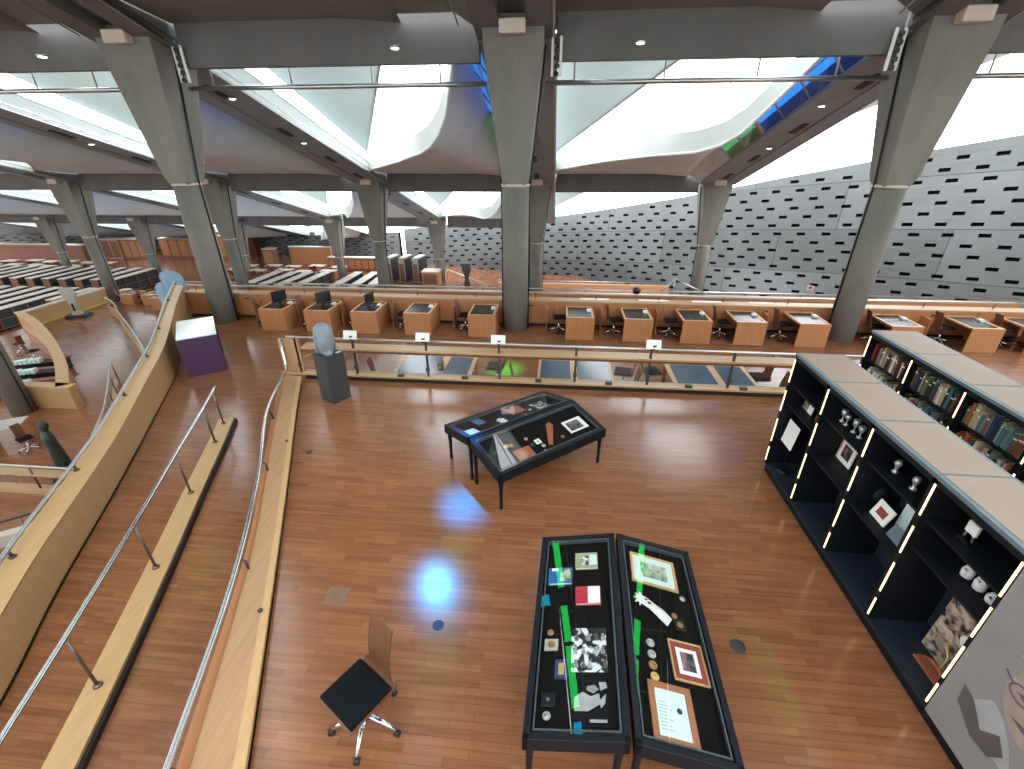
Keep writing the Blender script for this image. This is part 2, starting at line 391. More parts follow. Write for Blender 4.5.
# ================================================================== walls
def path_sample(path, step):
    pts = catmull([Vector((a[0], a[1], 0)) for a in path], 10)
    tops = []; bots = []
    for i in range(len(path) - 1):
        for k in range(10): t = k / 10; tops.append(path[i][2] * (1 - t) + path[i + 1][2] * t)
    tops.append(path[-1][2])
    out = []; acc = 0; nxt = 0
    for i in range(len(pts) - 1):
        a, b = pts[i], pts[i + 1]; L = (b - a).length
        while nxt <= acc + L:
            t = (nxt - acc) / L; q = a.lerp(b, t); out.append((q.x, q.y, tops[i] * (1 - t) + tops[i + 1] * t)); nxt += step
        acc += L
    return out
def niche_wall(name, path, step, nrow, zbot, label, course=None):
    S = path_sample(path, step); mb = MB(); uvs = []
    cb = MB()
    def P(u, v, d=0):
        i = min(max(int(u), 0), len(S) - 2); t = u - i
        a, b = S[i], S[i + 1]
        x = a[0] + (b[0] - a[0]) * t; yy = a[1] + (b[1] - a[1]) * t; zt = a[2] + (b[2] - a[2]) * t
        nx, ny = (b[1] - a[1]), -(b[0] - a[0]); l = sqrt(nx * nx + ny * ny)
        z_ = zbot + (zt - zbot) * v / nrow if course is None else min(zt, zbot - course[1] * (u * step - 38) + course[0] * v)
        return (x + nx / l * d, yy + ny / l * d, z_)
    def q(us, mi):
        mb.face([P(*k) for k in us], mi); uvs.extend([(k[0], k[1]) for k in us])
    n = len(S) - 2
    for r_ in range(nrow):
        off = (.5 if r_ % 2 else 0) + .06 * ((r_ * 7) % 5)
        for c in range(-1, n + 1):
            u0_, u1_ = max(c + off, 0), min(c + 1 + off, n + 1 - .001)
            if u1_ <= u0_ + .01: continue
            if u1_ - u0_ < .99:
                q([(u0_, r_), (u1_, r_), (u1_, r_ + 1), (u0_, r_ + 1)], 0); continue
            if course is not None:
                za, zb_ = [P(q_, r_)[2] for q_ in (u0_, u1_)], [P(q_, r_ + 1)[2] for q_ in (u0_, u1_)]
                if max(zb_[0] - za[0], zb_[1] - za[1]) < .02: continue
                if min(zb_[0] - za[0], zb_[1] - za[1]) < course[0] - .01:
                    q([(u0_, r_), (u1_, r_), (u1_, r_ + 1), (u0_, r_ + 1)], 0); continue
            a, b, e, f = u0_ + .33, u0_ + .67, r_ + .34, r_ + .68
            q([(u0_, r_), (u1_, r_), (b, e), (a, e)], 0); q([(u1_, r_), (u1_, r_ + 1), (b, f), (b, e)], 0)
            q([(u1_, r_ + 1), (u0_, r_ + 1), (a, f), (b, f)], 0); q([(u0_, r_ + 1), (u0_, r_), (a, e), (a, f)], 0)
            d = .22
            q([(a, e, 0), (b, e, 0), (b, e, d), (a, e, d)], 1); q([(b, e, 0), (b, f, 0), (b, f, d), (b, e, d)], 1)
            q([(b, f, 0), (a, f, 0), (a, f, d), (b, f, d)], 1); q([(a, f, 0), (a, e, 0), (a, e, d), (a, f, d)], 1)
            q([(a, e, d), (b, e, d), (b, f, d), (a, f, d)], 1)
    for c in range(n):      # solid backing
        q([(c, 0, .45), (c + 1, 0, .45), (c + 1, nrow, .45), (c, nrow, .45)], 1); q([(c, nrow, 0), (c + 1, nrow, 0), (c + 1, nrow, .45), (c, nrow, .45)], 0)
    me = bpy.data.meshes.new(name); me.from_pydata(mb.v, [], mb.f)
    me.materials.append(M['wall']); me.materials.append(M['niche']); me.polygons.foreach_set('material_index', mb.m)
    uvl = me.uv_layers.new(name='UVMap')
    flat = []
    for k in uvs: flat += [k[0], k[1]]
    uvl.data.foreach_set('uv', flat)
    o = bpy.data.objects.new(name, me); COL.objects.link(o); struct(o, label); return S
WR = [(27.5, -8, 7.2), (27, 8, 6.6), (24, 17, 5.7), (20.5, 23, 4.95), (17.6, 27.3, 4.02), (13.5, 32, 2.62), (8.5, 37, .98), (4.6, 40.5, -.05), (0, 44, -1.15), (-6, 47, -2.05), (-12, 49, -2.75), (-17.5, 50, -3.5)]
niche_wall('wall_right', WR, 1.37, 26, -7.2, 'curved grey stone wall with rows of small dark slots', (.5, .12))
WL = [(-17.5, 51.5, -3.9), (-24, 53, -4.2), (-32, 54, -4.45), (-45, 54.5, -4.1), (-60, 54, -3.9), (-76, 50, -3.6), (-82, 44, -3.0), (-84, 20, 2.0), (-84, -8, 6.0)]
niche_wall('wall_far', WL, 1.5, 10, -7.0, 'far grey stone wall with small dark slots beyond the bookshelves')
mb = MB(); mb.box(-84, 28, -8.4, -8, -7.5, 5.6); mb.box(-84, 28, -8.4, -8, 6.6, 13)
struct(mb.build('wall_back', 'white'))
mb = MB(); mb.box(-84, 28, -8.25, -8.2, 5.6, 6.6); struct(mb.build('window_added', 'skyglass'))  # unseen glazed strip, added to light the soffits from behind

# ================================================================== roof: one skylight module, copied to its bays
def module_parts(rear=False):
    LIP = [(8.1, .2, .9), (7.74, 1.43, -.2), (7.42, 2.2, -.82), (7.16, 2.8, -1.3), (6.78, 3.25, -1.84), (6.35, 3.75, -2.18), (5.8, 4.5, -2.38), (4.6, 7.1, -2.52), (3.37, 9.56, -2.72), (2.2, 10.75, -2.93), (.92, 11.9, -3.19)]
    rise = [.7, .7, .7, .7, .7, .68, .68, .7, .74, .78, .8]
    LT = [(a[0] - .0, a[1], a[2] + h) for a, h in zip(LIP, rise)]
    n = len(LIP)
    BND = []
    for i in range(n):
        t = i / (n - 1)
        if t <= .6: k = t / .6; v_ = .2 + 14.09 * k; BND.append((6.84 if rear else 8.0, v_, .95 - .279 * v_ - .5 * max(0, (v_ - 9) / 4.97)))
        else: k = (t - .6) / .4; a_ = 6.84 if rear else 8.0; BND.append((a_ + (.92 - a_) * k, 14.29, -3.45))
    soff = MB(); soff.grid([[tuple(Vector(a).lerp(Vector(b), s / 6)) for s in range(7)] for a, b in zip(LIP, BND)])
    lip = MB(); lip.grid([[a, b] for a, b in zip(LIP, LT)], 0, True)
    # rolled edge of the lining
    lip.tube([Vector(a) for a in LIP], .05, 6)
    left = MB(); k = 8
    left.grid([[(.98, .0 + 11.9 * i / k, -.279 * (11.9 * i / k) + .02), (.98, 11.9 * i / k, .72 + (-2.85 - .72) * i / k)] for i in range(k + 1)], 0, False)
    left.tube([(.98, 11.9 * i / k, .72 + (-2.85 - .72) * i / k) for i in range(k + 1)], .03, 5)
    left.tube([(.98, 11.9 * i / k, 1.45 + (-2.35 - 1.45) * i / k) for i in range(k + 1)], .03, 5)
    near = MB(); near.face([(.9, .1, .6), (8.1, .2, .6), (8.1, .2, 1.65), (.9, .2, 1.45)])
    Dg = (.92, 11.9, -2.37); E = (6.7, .2, 1.56)
    lid = MB(); lid.grid([[tuple(Vector((.98, 11.9 * i / k, 1.45 + (-3.8) * i / k)).lerp(Vector(E).lerp(Vector(Dg), i / k), j / 4)) for j in range(5)] for i in range(k + 1)])
    gl = MB(); gl.grid([[tuple(Vector(E).lerp(Vector(Dg), i / (n - 1)).lerp(Vector(LT[i]), j / 3)) for j in range(4)] for i in range(n)])
    bars = MB()
    for j in (2,):
        bars.tube([Vector(E).lerp(Vector(Dg), i / (n - 1)).lerp(Vector(LT[i]), j / 3) for i in range(n)], .016, 5)
    bars.tube([Vector(E), Vector(Dg)], .05, 6)
    # coloured glass in the slot beside the next main beam
    blue = MB(); green = MB()
    fill = MB(); far = MB()
    def pz(u, v): return .96 - .279 * v - (u - 7.98) * 1.17 - (.5 * max(0, (v - 9) / 4.97) if u < 8.1 else 0)
    def quad(g, u0_, u1_, a, b): g.face([(u0_, a, pz(u0_, a)), (u1_, a, pz(u1_, a)), (u1_, b, pz(u1_, b)), (u0_, b, pz(u0_, b))])
    if not rear:
        for a, b, g in ((.15, .5, fill), (.5, 2.0, blue), (2.0, 2.1, fill), (2.1, 3.6, blue), (3.6, 3.7, fill), (3.7, 5.2, blue), (5.2, 5.3, fill), (5.3, 6.6, blue), (6.6, 6.8, fill), (6.8, 8.3, green), (8.3, 8.4, fill), (8.4, 9.9, green), (9.9, 14.0, fill)):
            quad(g, 7.98, 8.70, a, b)
    else:
        def pz(u, v): return .95 - .279 * v - .5 * max(0, (v - 9) / 4.97) + (0 if u < 8.3 else -.3)
        for a, b, g in ((.15, 5.3, fill), (5.3, 7.5, blue), (7.5, 7.8, fill), (7.8, 9.2, green), (9.2, 9.3, fill), (9.3, 10.2, green), (10.2, 10.7, fill), (10.7, 12.6, green), (12.6, 14.0, fill)):
            quad(fill, 7.68, 7.74, a, b); quad(g, 7.74, 7.95, a, b); quad(fill, 7.95, 8.2, a, b); quad(fill, 8.2, 8.7, a, b)
        for a, b, g in ((.15, 10.3, fill), (10.3, 10.6, far), (10.6, 12.9, fill), (12.9, 13.2, far), (13.2, 14.0, fill)):  # blue panes added as a source for the blue floor glow
            quad(fill, 6.82, 6.88, a, b); quad(g, 6.88, 7.42, a, b); quad(fill, 7.42, 7.68, a, b)
    slats = MB()
    for a in (.5, 2.05, 3.65, 5.25, 6.85, 8.45, 10.0):
        slats.tube([(7.98, a, pz(7.98, a)), (8.70, a, pz(8.70, a))], .03, 5)
    slats.tube([(8.3, .2, pz(8.3, .2)), (8.3, 13.9, pz(8.3, 13.9))], .02, 5)
    cross = MB(); cross.box(1.0, 8.72, -.12, .12, -.37, .72)
    ch = MB(); ch.box(.88, 8.72, -.7, -.45, .28, .72)
    return dict(ceiling_soffit=(soff, 'soffit'), ceiling_lip=(lip, 'white'), ceiling_liner=(left, 'white'), ceiling_head=(near, 'white'), ceiling_lid=(lid, 'lid'), window_roof=(gl, 'skyglass'), ceiling_glazing_bars=(bars, 'steel'), ceiling_blue_pane=(blue, 'blueglass'), ceiling_green_pane=(green, 'greenglass'), ceiling_slot_cover=(fill, 'soffit'), **({'ceiling_added_pane': (far, 'blueglass')} if rear else {}), ceiling_slot_slats=(slats, 'steel'), ceiling_crossbeam=(cross, 'beam'))
PROTO = {}
def place_module(j, i, only=None):
    loc = (XC + DX * j, Y1 + DY * i, ZB - DZ * i)
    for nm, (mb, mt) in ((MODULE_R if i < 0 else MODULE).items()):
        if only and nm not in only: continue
        if nm == 'ceiling_added_pane' and j != -1: mt = 'soffit'
        if i < 0 and mt == 'soffit': mt = 'shadedsoffit'
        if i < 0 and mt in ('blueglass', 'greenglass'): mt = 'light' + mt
        if (nm, mt, i < 0) not in PROTO:
            o = mb.build(nm, mt); PROTO[nm, mt, i < 0] = o
        else:
            o = PROTO[nm, mt, i < 0].copy(); COL.objects.link(o)
        o.location = loc; struct(o)
MODULE = module_parts(); MODULE_R = module_parts(True)
BAYS = {-1: range(-4, 2), 0: range(-5, 1), 1: range(-6, 0), 2: range(-7, -2)}
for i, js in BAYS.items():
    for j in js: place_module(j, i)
place_module(1, 0, ('ceiling_lid', 'ceiling_liner', 'ceiling_crossbeam'))
place_module(0, 1, ('ceiling_lid',))
place_module(0, 1, ('ceiling_crossbeam',))
place_module(1, -1, ('ceiling_lid',)) if False else None
for j in (-2, -1): place_module(j, 2, ('ceiling_crossbeam',))
# main beams, one per column line and bay
def beam(j, i, flat):
    s = DZ / DY; mb = MB()
    def sl(x0, x1, z0, z1, ya=-.2, yb=14.2):
        b = MB(); b.box(x0, x1, ya, yb, z0, z1); mb.add([(x, v, z - s * v) for x, v, z in b.v], b.f)
    sl(-.9, -.32, 0, .62); sl(.32, .9, 0, .62); sl(-.34, .34, .05 if flat else .3, .62)
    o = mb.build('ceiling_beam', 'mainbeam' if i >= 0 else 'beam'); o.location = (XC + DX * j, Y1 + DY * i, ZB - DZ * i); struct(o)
    # steel track along the right side of the beam
    t = MB()
    b = MB(); b.box(.9, .96, 0, 14.2, -.02, .05); t.add([(x, v, z - s * v) for x, v, z in b.v], b.f)
    b = MB(); b.box(.9, 1.0, 0, 14.2, .16, .2); t.add([(x, v, z - s * v) for x, v, z in b.v], b.f)
    k = t.build('beam_track', 'steel', o, world=False)
    if flat:
        vmb = MB()
        for v in (2.4, 6.0, 9.6, 12.6):
            b = MB(); b.box(-.1, .12, v - .45, v + .45, .02, .05); vmb.add([(x, vv, z - s * vv) for x, vv, z in b.v], b.f)
        vmb.build('beam_vent', 'black', o, world=False)
    return o
for i, js in {-1: range(-4, 3), 0: range(-5, 2), 1: range(-6, 1), 2: range(-7, -2)}.items():
    for j in js:
        if i == 0 and j == 1 or True: beam(j, i, i >= 0)
# pipe hung under the skylights of the first row
for j in (-2, -1, 0, 1):
    x0, x1 = XC + DX * j + .75, XC + DX * (j + 1) - .75
    mb = MB(); mb.tube([(x0, 13.8, 1.52 + H), (x1, 13.8, 1.52 + H)], .06, 8)
    o = struct(mb.build('trim_pipe', 'steel'), 'grey pipe hung across the skylight')
    for x in (.9, 3.1, 5.3, 7.1):
        q = MB(); q.tube([(x0 + x - .2, 13.8, 1.5 + H), (x0 + x - .2, 13.8, 2.9 + H)], .022, 6); q.build('hanger', 'steel', o)
# white brackets with gear at the column heads
for j in (-1, 0, 1):
    x = XC + DX * j + (.98 if j < 1 else -1.02)
    o = thing('shade_bracket', ['white bracket with winding gear right of the left column head', 'white bracket with winding gear right of the central column head', 'grey bracket with winding gear left of the right column head'][j + 1], 'bracket', (x, 13.35, 2.15 + H))
    mb = MB(); mb.box(-.11, -.05, 0, .05, -.55, .25); mb.box(.09, .15, 0, .05, -.55, .25); mb.build('bracket_plate', 'socket', o, .004, False)
    mb = MB()
    for q in range(5): mb.lathe([(.03, -.05), (.06, -.04), (.06, .03), (.03, .05)], (.02 + .015 * (q % 2), -.02, -.5 + .16 * q), 10)
    mb.tube([(.02, -.02, -.55), (.02, -.02, .3)], .015, 6); mb.build('winding_gear', 'bracket', o, 0, False)
    mb = MB(); mb.tube([(.0, -.3, .35), (-.0, -9.5, 2.9)], .03, 6); mb.build('drive_rod', 'bracket', o, 0, False)

# ------------------------------------------------------------------ columns
def column_mesh():
    def sq(z, h0, h1, a):          # ring of a square (half width h0, back half depth h1), blended to the round shaft when a < 1
        out = []
        for k in range(32):
            t = 2 * pi * k / 32 + pi / 4
            c = Vector((cos(t), sin(t))) * .375
            m_ = max(abs(cos(t)), abs(sin(t))); q = Vector((cos(t), sin(t))) / m_
            q = Vector((q.x * h0, q.y * (h1 if q.y > 0 else h0)))
            q = c.lerp(q, a); out.append((q.x, q.y, z))
        return out
    cap = MB(); cap.loft([sq(-.86, .36, .36, 0), sq(-.74, .345, .35, .75), sq(-.6, .36, .37, 1), sq(2.2, .70, .82, 1), sq(2.75, .72, .84, 1)], 0, False)
    return cap
CAPMB = column_mesh(); cproto = None
CL = {}
def column(j, i, zbase, nm=None):
    global cproto
    x, yy = XC + DX * j, Y1 + DY * i; zo = H - DZ * i
    root = bpy.data.objects.new('column', None); COL.objects.link(root); root.location = (x, yy, zbase); root['kind'] = 'structure'
    root['label'] = nm or 'flared grey concrete column'
    if cproto is None:
        c = CAPMB.build('capital', 'concrete', root, 0, False); cproto = c
    else:
        c = cproto.copy(); COL.objects.link(c); c.parent = root
    c.location = (0, 0, zo - zbase)
    L = zo - .84 - zbase
    sh = MB(); sh.lathe([(.375, 0), (.375, L)], n=28); sh.build('shaft', 'concrete', root, 0, False)
    rg = MB(); rg.lathe([(.385, L - .03), (.395, L - .02), (.395, L + .02), (.385, L + .04)], n=28); rg.build('collar', 'plate', root, 0, False)
    for s in (-1, 1):
        cb = MB(); cb.tube([(s * .385, 0, .0), (s * .385, 0, L), (s * .73, 0, L + 3.1)], .026, 6); cb.build('cable', 'black', root, 0, False)
    bl = MB(); bl.box(-.3, .3, -.98, -.7, 2.34 + zo - zbase, 2.62 + zo - zbase); bl.build('bearing_block', 'plate', root, .03, False)
for j, zb in ((-2, LOW), (-1, D), (0, D), (1, D)): column(j, 0, zb)
for j, zb in ((-5, DEEP), (-4, LOW), (-3, LOW), (-2, LOW), (-1, LOW), (0, LOW), (1, LOW)): column(j, 1, zb)
for j in range(-5, 0): column(j, 2, DEEP)

# ------------------------------------------------------------------ downlights
def downlight(x, yy, z, label):
    o = thing('downlight', label, 'light', (x, yy, z), 0, 'small ceiling downlights')
    mb = MB(); mb.lathe([(.09, -.02), (.12, -.02), (.12, .04), (.09, .04)], n=16); mb.build('trim_ring', 'steel', o, 0, False)
    mb = MB(); mb.lathe([(.085, -.034), (.085, -.021)], n=16); mb.build('lens', 'lamp', o, 0, False)
def beamz(yy): return ZB - (yy - Y1) * DZ / DY
for x, yy, l in ((-10.5, 16.3, 'small downlight under the beam right of the left column'), (-10.6, 20.6, 'small downlight on the beam between the left column and the skylight corner'), (-20.2, 20.6, 'small downlight under the beam at the left edge of the roof'), (8.0, 17.4, 'small downlight on the beam left of the right column head'), (8.3, 21.5, 'small downlight on the right hand beam near its coloured glass')):
    downlight(x, yy, beamz(yy) - .03, l)
def zlid(x, yy): return beamz(yy)
for x, yy, z, l in ((-3.93, 12.76, 6.30, 'lit downlight in the crossbeam above the middle skylight'), (1.68, 12.8, 6.30, 'lit downlight in the crossbeam right of the central column'), (-13.0, 12.8, 6.30, 'lit downlight in the crossbeam above the left skylight')):
    downlight(x, yy, z, l)
    mb = MB()

# ================================================================== RAILS AND PARAPETS
# back parapet of the desk terrace
root = thing('terrace_parapet', 'long orange wooden parapet with pale cap behind the row of study desks', 'parapet', (0, 13.95, D))
mb = MB(); mb.box(-12.3, 20.6, 13.93, 14.03, D + .08, -.06); mb.build('panelling', 'beech', root)
mb = MB(); mb.box(-12.3, 20.6, 13.90, 14.3, -.06, .0); mb.build('cap', 'oakx', root, .01)
mb = MB(); mb.box(-12.3, 20.6, 13.96, 14.06, D, D + .08); mb.build('plinth', 'black', root)
for k in range(27):
    mb = MB(); x = -12.2 + k * 1.22; mb.box(x, x + .012, 13.922, 13.93, D + .08, -.06); mb.build('panel_seam', 'walnut', root)
mb = MB(); mb.tube([(-12.3, 14.12, .18), (20.6, 14.12, .18)], .028, 8); mb.build('handrail', 'steel', root)
for k in range(18):
    mb = MB(); x = -12 + k * 1.9; mb.tube([(x, 14.14, 0), (x, 14.12, .17)], .014, 6); mb.build('rail_post', 'bracket', root)
for k in range(11):
    mb = MB(); x = -10.2 + k * 2.35; mb.box(x, x + .14, 13.92, 13.932, -.2, -.15); mb.build('floor_vent', 'bracket', root)
def rear_parapet(yy, zf, x0, x1, label):
    o = thing('terrace_parapet', label, 'parapet', (0, yy, zf))
    mb = MB(); mb.box(x0, x1, yy, yy + .1, zf, zf + .98); mb.build('panelling', 'beech', o)
    mb = MB(); mb.box(x0, x1, yy - .02, yy + .35, zf + .98, zf + 1.04); mb.build('cap', 'oakx', o)
    mb = MB(); mb.tube([(x0, yy + .15, zf + 1.22), (x1, yy + .15, zf + 1.22)], .03, 8); mb.build('handrail', 'steel', o)
    for k in range(int((x1 - x0) / 2.4)):
        mb = MB(); x = x0 + .5 + 2.4 * k; mb.tube([(x, yy + .15, zf + 1.03), (x, yy + .15, zf + 1.22)], .016, 6); mb.build('rail_post', 'bracket', o)
    return o
rear_parapet(21.1, MID, -13.5, 20, 'second wooden parapet just beyond the desk terrace parapet')
rear_parapet(28.3, LOW, -26, 15.5, 'third wooden parapet farther down the terraces')
rear_parapet(36.0, -6.25, -4.5, 8.8, 'short wooden parapet at the foot of the curved stone wall')
mb = MB(); mb.box(-4.5, 8.8, 36, 43, DEEP, -6.25); struct(mb.build('floor_step', 'parquet'))
# papers on the second parapet ledge
for k, (x, wd) in enumerate(((.8, .9), (2.6, .9), (4.2, .9), (5.9, .7))):
    mb = MB(); mb.box(x, x + wd, 14.08, 14.26, .001, .012)
    tag(mb.build('paper_sheet', 'paper'), 'white paper sheet on the parapet ledge, %s from the central column' % ['first', 'second', 'third', 'fourth'][k], 'paper', 'papers on the parapet ledge')
mb = MB(); mb.tube([(4.79, 21.2, -1.7), (5.4, 21.3, -1.05), (6.9, 21.2, -1.7)], .03, 6); mb.tube([(5.4, 21.3, -1.05), (5.4, 21.3, -1.8)], .025, 6)
tag(mb.build('stair_rail', 'steel'), 'peaked grey stair rail beyond the parapet near the right rear column', 'railing')
mb = MB(); mb.lathe([(.05, 0), (.14, .05), (.2, .2), (.12, .34), (.02, .36)], (3.75, 21.25, -1.80), 12)
tag(mb.build('dark_bag', 'plastic'), 'small dark bag lying on the second parapet', 'bag')

# railing on the far edge of the display platform
root = thing('platform_railing', 'low wooden railing with steel handrail along the far edge of the display floor', 'railing', (0, 8.05, 0))
mb = MB(); mb.box(-5.5, 7.2, 7.98, 8.2, .09, .13); mb.build('kerb', 'oakx', root, .006)
mb = MB(); mb.box(-5.46, -5.03, 8.06, 8.1, .13, .84); mb.build('end_board', 'oaky', root, .004)
mb = MB(); mb.box(-5.0, 7.2, 8.01, 8.2, 0, .09); mb.build('plinth', 'black', root)
mb = MB(); mb.box(-5.0, 7.2, 8.03, 8.33, .64, .68); mb.build('ledge', 'oakx', root, .006)
mb = MB(); mb.box(-5.0, 7.2, 8.03, 8.05, .60, .64); mb.build('ledge_edge', 'walnut', root)
mb = MB(); mb.tube([(-5.3, 8.12, .86), (7.2, 8.12, .83)], .024, 10); mb.build('handrail', 'steel', root)
for x in (-5.1, -3.92, -2.45, -1.02, .45, 1.83, 3.33, 4.75, 6.2):
    mb = MB(); mb.box(x - .02, x + .02, 8.06, 8.1, .10, .84); mb.box(x - .035, x + .035, 8.04, 8.1, .25, .33)
    pst = mb.build('post', 'bracket', root)
mb = MB()
for x in (-4.5, -3.2, -1.75, -.3, 1.15, 2.6, 4.05): mb.box(x - .7, x + .7, 8.07, 8.08, .12, .6)
mb.build('glass_panel', 'glass', root)
for k, x in enumerate((-3.0, -1.7, -.25, 1.1, 2.6, 3.6)):
    mb = MB(); mb.box(x - .06, x + .06, 7.985, 8.06, .13, .18); mb.build('kerb_clamp', 'bracket', root)
# sign plates on the handrail
sp = ('nearest the stone head', 'second from the stone head', 'before the central column', 'left of the black bookcases')
for k, x in enumerate((-3.93, -2.49, -1.03, 1.85)):
    o = thing('sign_plate', 'small white plate with dark mark on the platform handrail, ' + sp[k], 'sign', (x, 8.05, .97), 0, 'white plates on the handrail')
    mt = Matrix.Rotation(radians(-18), 4, 'X')
    mb = MB(); mb.box(-.135, .135, -.006, .006, -.085, .085, 0, mt); mb.build('plate', 'socket', o, 0, False)
    mb = MB(); mb.tube([mt @ Vector((-.01, -.009, -.035)), mt @ Vector((.05, -.009, -.03))], [.02, .014], 8)
    mb.build('dark_mark', 'ink', o, 0, False)
    mb = MB(); mb.box(-.03, .03, .0, .06, -.12, -.04); mb.build('clip', 'bracket', o, 0, False)
o = thing('sign_plate', 'pale green plate on the handrail behind the second bookcase', 'sign', (6.05, 8.05, 1.0), 0, 'white plates on the handrail')
mt = Matrix.Rotation(radians(-18), 4, 'X')
mb = MB(); mb.box(-.19, .19, -.006, .006, -.085, .085, 0, mt); mb.build('plate', 'papergreen', o, 0, False)
mb = MB(); mb.box(.0, .06, -.012, -.008, -.04, -.02, 0, mt); mb.build('dark_mark', 'ink', o, 0, False)

# wooden strip with low handrail on the left edge of the platform
root = thing('platform_edge_rail', 'broad wooden edge strip with steel rail on the left side of the display floor', 'railing', (-3, 4, 0))
mb = MB(); n = len(STRIP_R)
Ls = [STRIP_L[i].lerp(STRIP_R[i], .0) for i in range(n)]; La = [STRIP_L[i].lerp(STRIP_R[i], .22) for i in range(n)]; Lb = [STRIP_L[i].lerp(STRIP_R[i], .82) for i in range(n)]
ribbon(mb, Ls, La, .02, .085); mb.build('orange_strip', 'oakorange', root)
mb = MB(); ribbon(mb, La, Lb, .02, .10); mb.build('plank', 'oaky', root)
mb = MB(); ribbon(mb, Lb, STRIP_R, .05, .10); mb.build('edge_board', 'oakedge', root)
mb = MB(); ribbon(mb, [STRIP_L[i].lerp(STRIP_R[i], .1) for i in range(n)], [STRIP_L[i].lerp(STRIP_R[i], .9) for i in range(n)], D, .05); mb.build('plinth', 'black', root)
RL = catmull([(-1.95, -.9), (-2.2, .25), (-2.61, 1.43), (-3.16, 2.99), (-3.9, 4.65), (-4.77, 6.31), (-5.3, 7.9)], 6)
mb = MB(); mb.tube([(q.x, q.y, .25) for q in RL] + [(-5.36, 8.0, .4), (-5.38, 8.04, .84)], .026, 10); mb.build('handrail', 'chrome', root)
for t in (4, 12, 19, 25, 30):
    q = RL[min(t, len(RL) - 1)]
    mb = MB(); mb.tube([(q.x, q.y, .25), (q.x + .06, q.y, .21), (q.x + .07, q.y, .08)], .016, 6); mb.build('rail_bracket', 'bracket', root)
for t in (16, 26):
    q = STRIP_R[t] * .8 + STRIP_L[t] * .2
    mb = MB(); mb.lathe([(.02, 0), (.025, .02), (.012, .03)], (q.x, q.y, .1), 10); mb.build('stud', 'bracket', root)

# middle rail in the passage
MR = catmull([(-3.55, .0), (-4.12, 1.4), (-4.50, 2.38), (-5.08, 3.83), (-5.68, 5.26), (-6.25, 6.65), (-6.62, 7.5)], 6)
root = thing('passage_rail', 'free-standing steel handrail on a pale wooden kerb in the middle of the passage', 'railing', (-5.5, 4.5, D))
A = offset2(MR, .13); B = offset2(MR, -.15)
mb = MB(); ribbon(mb, A, B, D + .07, D + .11); mb.build('kerb', 'oakedge', root)
mb = MB(); ribbon(mb, offset2(MR, .1), offset2(MR, -.19), D, D + .07); mb.build('plinth', 'black', root)
top = [(q.x - .02, q.y, -.01 + .04 * min(1, max(0, (6 - q.y) / 5))) for q in MR]
mb = MB(); mb.tube(top, .026, 10); mb.build('handrail', 'chrome', root)
for yq in (.6, 2.38, 3.83, 5.26, 6.65, 7.3):
    q = min(MR, key=lambda v: abs(v.y - yq))
    mb = MB(); mb.tube([(q.x, q.y, D + .11), (q.x - .01, q.y, 0)], .017, 8); mb.lathe([(.045, 0), (.04, .02), (.02, .03)], (q.x, q.y, D + .11), 10); mb.build('post', 'post', root)

# curved parapet on the left of the passage
root = thing('passage_parapet', 'long curved pale wooden parapet with steel rail on the left of the passage', 'parapet', (-7, 5, D))
zt = [-.21 + .36 * min(1, max(0, (q.y - 6) / 6)) for q in PAR]
Aout = offset2(PAR, .26)
mb = MB(); ribbon(mb, PAR, offset2(PAR, .06), D + .05, zt); mb.build('inner_panelling', 'oak', root)
mb = MB()
rings = [[(PAR[i].x, PAR[i].y, zt[i] - .02), (Aout[i].x, Aout[i].y, zt[i] + .04), (Aout[i].x, Aout[i].y, zt[i] + .07), (PAR[i].x, PAR[i].y, zt[i] + .005)] for i in range(len(PAR))]
mb.loft(rings, 0, False); mb.build('sloping_cap', 'oakedge', root)
mb = MB(); ribbon(mb, offset2(PAR, .2), Aout, LOW, [z_ + .03 for z_ in zt]); mb.build('outer_panelling', 'oak', root)
mb = MB(); ribbon(mb, offset2(PAR, .015), offset2(PAR, .05), D, D + .05); mb.build('plinth', 'black', root)
rl = offset2(PAR, .21)
mb = MB(); mb.tube([(q.x, q.y, zt[i] + .17) for i, q in enumerate(rl)], .026, 10); mb.build('handrail', 'steel', root)
for i in range(3, len(rl), 5):
    q = rl[i]; mb = MB(); mb.tube([(q.x, q.y, zt[i] + .05), (q.x, q.y, zt[i] + .16)], .018, 6); mb.lathe([(.05, 0), (.03, .02)], (q.x, q.y, zt[i] + .055), 8); mb.build('rail_bracket', 'bracket', root)

